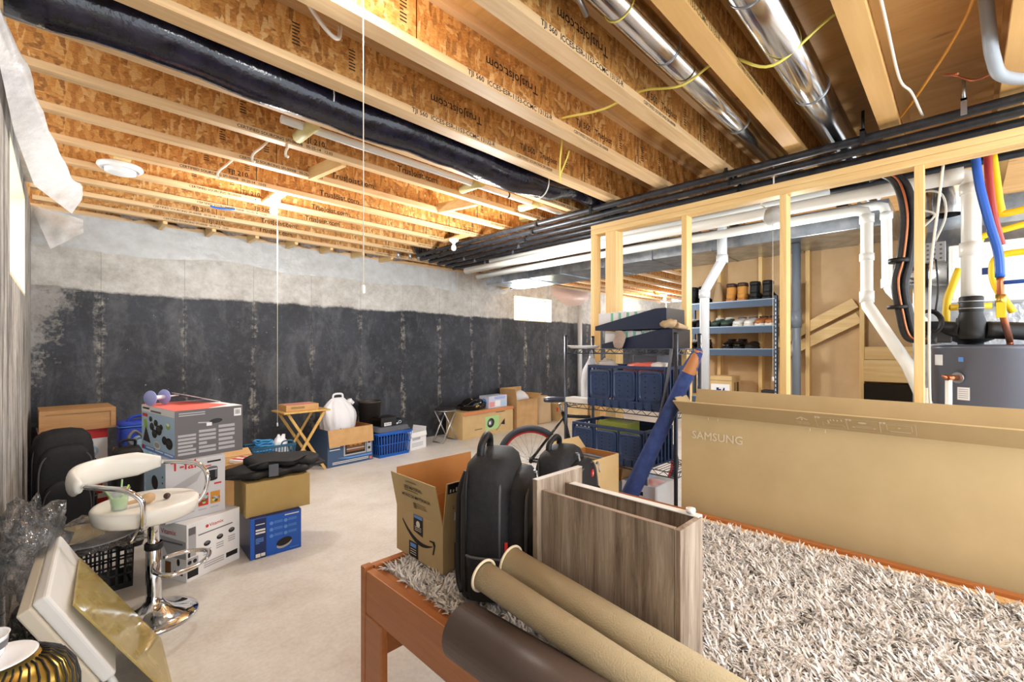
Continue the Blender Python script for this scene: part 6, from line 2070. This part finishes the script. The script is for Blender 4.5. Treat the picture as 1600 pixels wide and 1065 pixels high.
for z_ in (.185, .225):
    MB().tube([(.0535 * math.cos(q), .0535 * math.sin(q), z_) for q in [2 * PI * k_ / 24 for k_ in range(24)]], .004, 6, closed=True).build('hose_clamp', STEEL, t)
MB().tube(bez([(0, .03, .06), (.06, .12, .075), (.1, .25, .08)], 6), .045, 14).build('intake_elbow', BLK, t)
MB().tube(bez([(.02, -.05, .06), (.08, -.2, .05), (.12, -.3, .03)], 6), .05, 14).build('outlet_elbow', BLK, t)
MB().box((.02, .08, -.012), (.12, .19, .075)).build('motor_housing', DKGREY, t, bevel=.008)
t = thing('cable_coil', 'coil of black cable hanging above the water heater left edge', 'cable', (3.72, .14, 1.56))
for k_ in range(5):
    MB().tube([(.01 * k_ - .02, .055 * math.cos(q) + .004 * k_, .07 * math.sin(q) + .006 * math.sin(k_)) for q in [2 * PI * j / 20 for j in range(20)]], .0055, 6, closed=True).build('cable_loop', BLK, t)
MB().tube(bez([(0, -.02, .07), (.0, -.03, .2), (.01, -.02, .38)], 6), .005, 6).build('cable_lead', BLK, t)
t = thing('junction_box', 'small perforated junction box with a looped white cable beside the stud', 'junction box', (3.9, .13, 1.95))
MB().box((0, -.05, 0), (.05, .05, .125)).build('box', STEEL, t, bevel=.003)
m = MB(); F = Face(m, (0, .05, 0), (0, -1, 0), (0, 0, 1))
for k_ in range(12):
    F.ell(.018 + .03 * (k_ % 3), .02 + .028 * (k_ // 3), .007, .007, 0, 1, 8)
m.build('knockout_print', GREYP, t)
MB().tube(bez([(.02, .0, .125), (.0, -.05, .28), (.0, -.03, .42), (.0, .06, .45), (0, .09, .36), (0, .0, .30), (0, .06, .22), (.02, .08, .18)], 8), .006, 8).build('cable', WCABLE, t)
MB().tube(bez([(3.22, .07, 2.34), (3.25, .10, 2.1), (3.26, .125, 1.8), (3.25, .13, 1.2)], 8), .006, 8)
pipe('cable', 'thin white cable running down beside the stud left of the heater', [(3.24, .075, 2.36), (3.26, .095, 2.15), (3.27, .125, 1.8), (3.26, .13, 1.3), (3.26, .12, .9)], .006, WCABLE, 'cable', smooth=6, n=8)
pipe('conduit', 'white plastic riser between the stud and the water heater', [(3.45, .145, 0), (3.45, .145, 1.18)], .016, PVC)

pipe('water_line', 'blue water line dropping from the plate to the water heater', [(3.42, -.045, 2.46), (3.42, -.045, 2.40), (3.42, -.06, 2.25), (3.42, -.095, 2.05), (3.42, -.125, 1.9), (3.42, -.132, 1.77)], .019, BLUEX, smooth=6)
pipe('water_line', 'red water line hanging beside the blue one', [(3.5, -.09, 2.46), (3.5, -.095, 2.3), (3.5, -.11, 2.12), (3.52, -.14, 1.95)], .017, REDX, smooth=6)
pipe('copper_line', 'copper riser with a yellow tag between blue line and water heater', [(3.42, -.132, 1.77), (3.43, -.135, 1.66), (3.5, -.15, 1.55), (3.76, -.18, 1.46), (3.80, -.185, 1.43)], .015, COPPER, smooth=5)
t = thing('valve', 'brass valve with a yellow tag on the copper riser', 'valve', (3.425, -.134, 1.62))
MB().tube([(0, 0, .0), (0, 0, .06)], .02, 12).build('body', BRASS, t)
MB().box((-.03, -.018, -.06), (-.022, .018, .02)).build('tag', YELL, t, bevel=.003)
pipe('water_line', 'short blue branch line running right from the blue line', [(3.42, -.14, 1.74), (3.42, -.45, 1.745)], .010, BLUEX)
for i, (pts, lab) in enumerate((
    ([(3.6, -.11, 2.46), (3.6, -.125, 2.3), (3.6, -.14, 2.16), (3.6, -.165, 2.13), (3.6, -.4, 2.17)], 'yellow gas hose bending under the red line to the right edge'),
    ([(4.1, -.04, 2.02), (4.1, -.07, 2.08), (4.1, -.12, 2.12), (4.1, -.5, 2.20)], 'yellow gas hose running behind the blue line to the right edge'),
    ([(3.95, .02, 1.90), (3.95, .05, 1.80), (3.95, .075, 1.70), (3.95, .08, 1.56)], 'yellow gas hose curving down above the water heater'),
    ([(4.05, -.30, 1.98), (4.05, -.16, 1.97), (4.05, -.125, 1.9), (4.05, -.14, 1.78), (4.05, -.21, 1.62)], 'yellow gas hose looping across the white exchanger box'),
    ([(3.95, .06, 1.66), (3.95, -.12, 1.66)], 'short straight yellow gas pipe over the water heater'))):
    pipe('gas_hose', lab, pts, .019, YELL, 'hose', smooth=5 if len(pts) > 2 else 0, group='yellow gas hoses')

# ------------------------------------------------------------------ light fittings, cords and cables
def lampholder(label, loc, lit=True, cord=None, board=None, box=False, r=.055):
    x, y, z = loc
    t = thing('lampholder', label, 'light', loc, 0, 'ceiling lampholders')
    MB().lathe([(0, 0), (r, 0), (r, -.012), (r * .75, -.03), (.024, -.038), (.022, -.052), (0, -.052)], 28).build('holder', WHPL, t)
    MB().lathe([(.012, -.05), (.014, -.06), (.028, -.085), (.031, -.105), (.024, -.128), (.0, -.137)], 20).build('bulb', BULBM if lit else pm('opal_bulb', (244, 244, 242), .3), t)
    if cord:
        pc = MB().tube([(.02, -.03, -.035), (.02, -.03, -cord)], .0018, 6).build('pull_cord', CORD, t)
        MB().lathe([(0, 0), (.005, -.004), (.007, -.03), (0, -.034)], 10, Matrix.Translation((.02, -.03, -cord))).build('cord_knob', WHPL, pc)
    if box:
        MB().lathe([(0, .0), (.065, 0), (.065, -.03), (.05, -.034), (.048, -.02), (0, -.02)], 8, Matrix.Translation((.16, -.06, -.004))).build('ceiling_box', STEEL, t)
    return t


def mount(x, y0_, y1_, lab, z=2.69):
    o = MB().box((x - .045, y0_, z), (x + .045, y1_, z + .019)).build('mounting_board', FL_Y)
    tag(o, lab, 'board', 'lamp mounting boards')


mount(1.30, 4.02, 4.40, 'short board holding the lit lampholder with the long pull cord')
lampholder('lit lampholder with a long pull cord over the grey back wall', (1.30, 4.20, 2.689), True, 1.92)
mount(3.28, 4.02, 4.40, 'short board holding the unlit lampholder near the black pipes')
lampholder('unlit white lampholder and round box near the black pipes', (3.27, 4.24, 2.689), False, None, None, True, .06)
mount(10.1, 4.89, 5.26, 'short board holding the far lit lampholder beyond the studs')
lampholder('far lit lampholder with a cord, seen beyond the bare studs', (10.1, 5.0, 2.689), True, .9)
mount(.76, 1.30, 1.66, 'board in the joist bay over the near pull cord', 2.90)
lampholder('lampholder in the joist bay with a near white pull cord', (.74, 1.535, 2.899), True, 1.27)
t = thing('hanging_lampholder', 'round grey lampholder box with a pull cord hanging by the bare stud', 'light', (3.5, .935, 2.31))
MB().lathe([(0, .05), (.06, .05), (.065, .04), (.065, -.01), (.055, -.02), (0, -.02)], 8, Matrix.Rotation(R(35), 4, 'Y')).build('box', pm('pale_grey_box', (196, 198, 198), .5), t)
m = MB()
for k_ in range(8):
    m.add([(.03 + .012 * math.cos(2 * PI * k_ / 8) * 3, .0 + .036 * math.sin(2 * PI * k_ / 8), -.0205), (.038 + .036 * math.cos(2 * PI * k_ / 8), .008 + .036 * math.sin(2 * PI * k_ / 8), -.0205), (.034 + .036 * math.cos(2 * PI * k_ / 8), .012 + .036 * math.sin(2 * PI * k_ / 8), -.0205)], [(0, 1, 2)])
MB().tube([(-.01, 0, -.02), (-.01, 0, -1.10)], .0018, 6).build('pull_cord', CORD, t)
MB().lathe([(0, 0), (.006, -.004), (.008, -.03), (0, -.034)], 10, Matrix.Translation((-.01, 0, -1.10))).build('cord_knob', WHPL, t)
MB().tube(bez([(.02, 0, .05), (.02, .06, .09), (.01, .08, .12), (0, .03, .14), (0, .0, .20), (0, 0, .36)], 6), .005, 6).build('cable', WCABLE, t)

t = thing('ceiling_diffuser', 'white round ceiling diffuser under the joists near the left wall', 'vent', (.30, 4.20, 2.66))
MB().lathe([(.115, .03), (.125, .028), (.128, .015), (.115, .0), (.098, -.006), (.095, .008), (.088, .008), (.086, -.022), (.06, -.03), (0, -.032)], 40).build('diffuser', WHPL, t)
mount(.30, 4.02, 4.40, 'short board over the white round ceiling diffuser')

pipe('cable', 'yellow cable strung across the joist bays past both steel ducts', [(2.30, .10, 2.80), (2.26, .36, 2.785), (2.24, .60, 2.66), (2.22, .80, 2.775), (2.20, 1.0, 2.72), (2.2, 1.22, 2.78), (2.17, 1.44, 2.755), (2.12, 1.65, 2.77), (2.14, 1.80, 2.80)], .0065, YWIRE, 'cable', smooth=8, n=8)
pipe('cable', 'loop of yellow cable dangling below the lettered joist', [(2.33, 1.86, 2.80), (2.33, 1.88, 2.66), (2.35, 1.90, 2.56), (2.37, 1.91, 2.52), (2.38, 1.92, 2.57), (2.42, 1.90, 2.68), (2.40, 1.86, 2.72)], .0055, YWIRE, 'cable', smooth=8, n=8)
pipe('cable', 'orange yellow cable sagging under the plywood at the far right', [(2.55, -.06, 2.93), (2.85, .0, 2.86), (3.25, .17, 2.77), (3.5, .30, 2.72)], .0065, pm('amber_cable', (222, 160, 60), .5), 'cable', smooth=8, n=8)
pipe('cable', 'white cable stapled along the laminated joist right of the steel ducts', [(1.75, .222, 2.72), (2.3, .222, 2.72), (2.9, .222, 2.72), (3.1, .19, 2.72), (3.35, .16, 2.68)], .006, WCABLE, 'cable', smooth=6, n=8)
pipe('flex_conduit', 'grey flexible hose hooking down beside the joist at the right edge', [(2.75, -.06, 2.95), (2.80, -.075, 2.78), (2.86, -.09, 2.66), (2.95, -.13, 2.60), (3.05, -.28, 2.59), (3.1, -.6, 2.60)], .024, pm('grey_flex_hose', (150, 158, 166), .4), 'hose', smooth=8)
pipe('cable', 'copper coloured wire loop above the black pipes at the right', [(3.0, .02, 2.70), (3.1, .07, 2.76), (3.2, .03, 2.78), (3.2, -.04, 2.73), (3.15, -.12, 2.72)], .005, COPPER, 'cable', smooth=8, n=8)
for i, (x, y, lab) in enumerate(((1.05, 3.06, 'white cable end curling down under the second joist left of the black duct'), (.92, 3.30, 'white cable end curling down in the joist bay under the cord'), (.83, 3.80, 'white cable end curling down nearest the round diffuser'))):
    pipe('cable', lab, [(x + .1, y + .06, 2.84), (x + .04, y + .05, 2.76), (x - .01, y + .04, 2.70), (x - .02, y + .04, 2.655), (x - .005, y + .03, 2.64)], .008, WCABLE, 'cable', smooth=6, n=8, group='cable ends under the joists')
pipe('cable', 'white cable looped in the joist bay at the top edge above the black duct', [(.70, 2.0, 2.96), (.74, 1.96, 2.86), (.80, 1.92, 2.76), (.86, 1.94, 2.76), (.90, 2.0, 2.86)], .009, WCABLE, 'cable', smooth=8, n=8)
pipe('grey_conduit', 'thin grey metal conduit crossing the joist bay at the top of the picture', [(1.35, 1.05, 2.80), (1.56, 1.12, 2.80)], .012, STEEL, 'conduit')
pipe('blue_wire', 'blue wire stub on the flange of a joist near the back wall', [(.92, 4.86, 2.72), (.98, 4.82, 2.69), (1.07, 4.80, 2.685), (1.15, 4.80, 2.70)], .008, BLUEX, 'wire', smooth=6, n=8)
for i, (x, y) in enumerate(((3.2, 5.35), (3.35, 5.3), (3.5, 5.32), (3.65, 5.3))):
    pipe('pipe_elbow', 'zinc pipe fitting above the ends of the black pipes, %s along' % ORD[i], [(x, y, 2.62), (x, y, 2.69), (x, y + .05, 2.72)], .02, STEEL, 'fitting', group='pipe fittings by the wall')
# ------------------------------------------------------------------ light
wld = bpy.data.worlds.new('daylight')
scene.world = wld
wld.use_nodes = True
bg = wld.node_tree.nodes['Background']
bg.inputs['Color'].default_value = (.86, .93, 1.0, 1)
bg.inputs['Strength'].default_value = 3.2


def lamp(name, typ, loc, energy, color=(1, 1, 1), size=.1, rot=None, sy=None):
    l = bpy.data.lights.new(name, typ)
    l.energy = energy
    l.color = color
    if typ == 'AREA':
        l.size = size
        if sy:
            l.shape = 'RECTANGLE'
            l.size_y = sy
    else:
        l.shadow_soft_size = size
    o = bpy.data.objects.new(name, l)
    COL.objects.link(o)
    o.location = loc
    if rot:
        o.rotation_euler = rot
    return o


WARM = (1, .985, .96)
lamp('daylight_back_window', 'AREA', (6.64, 6.35, 2.2), 110, (.92, .97, 1), 1.05, (R(90), 0, R(180)), .45)
lamp('daylight_left_window', 'AREA', (-.55, 4.3, 2.2), 110, (.92, .97, 1), 1.4, (R(90), 0, R(90)), .7)
lamp('bulb_and_fill_light', 'POINT', (1.28, 4.14, 2.36), 34, WARM, .08)
lamp('bulb_and_fill_light', 'POINT', (10.1, 5.0, 2.45), 60, WARM, .06)
lamp('bulb_and_fill_light', 'POINT', (.70, 1.48, 2.70), 12, WARM, .06)
lamp('bulb_and_fill_light', 'POINT', (4.0, 1.0, 2.0), 16, WARM, .1)  # added fill lamp among the pipes; the lampholder nearby is unlit
lamp('bulb_and_fill_light', 'POINT', (3.6, -1.7, 2.3), 16, WARM, .1)  # added fill out of view, brightens the heater and exchanger side
lamp('bulb_and_fill_light', 'POINT', (1.0, -1.4, 2.1), 60, WARM, .25)  # added fill behind the camera
lamp('bulb_and_fill_light', 'POINT', (2.9, 3.3, 2.2), 80, WARM, .12)  # extra lamp added to lift the middle of the floor, not a fitting

vs = scene.view_settings
vs.view_transform = 'Standard'
vs.look = 'None'
vs.gamma = 1
vs.use_curve_mapping = False
vs.exposure = 0.5
scene.cycles.use_denoising = True
scene.cycles.max_bounces = 8
scene.cycles.transparent_max_bounces = 16
scene.cycles.caustics_reflective = False
scene.cycles.caustics_refractive = False
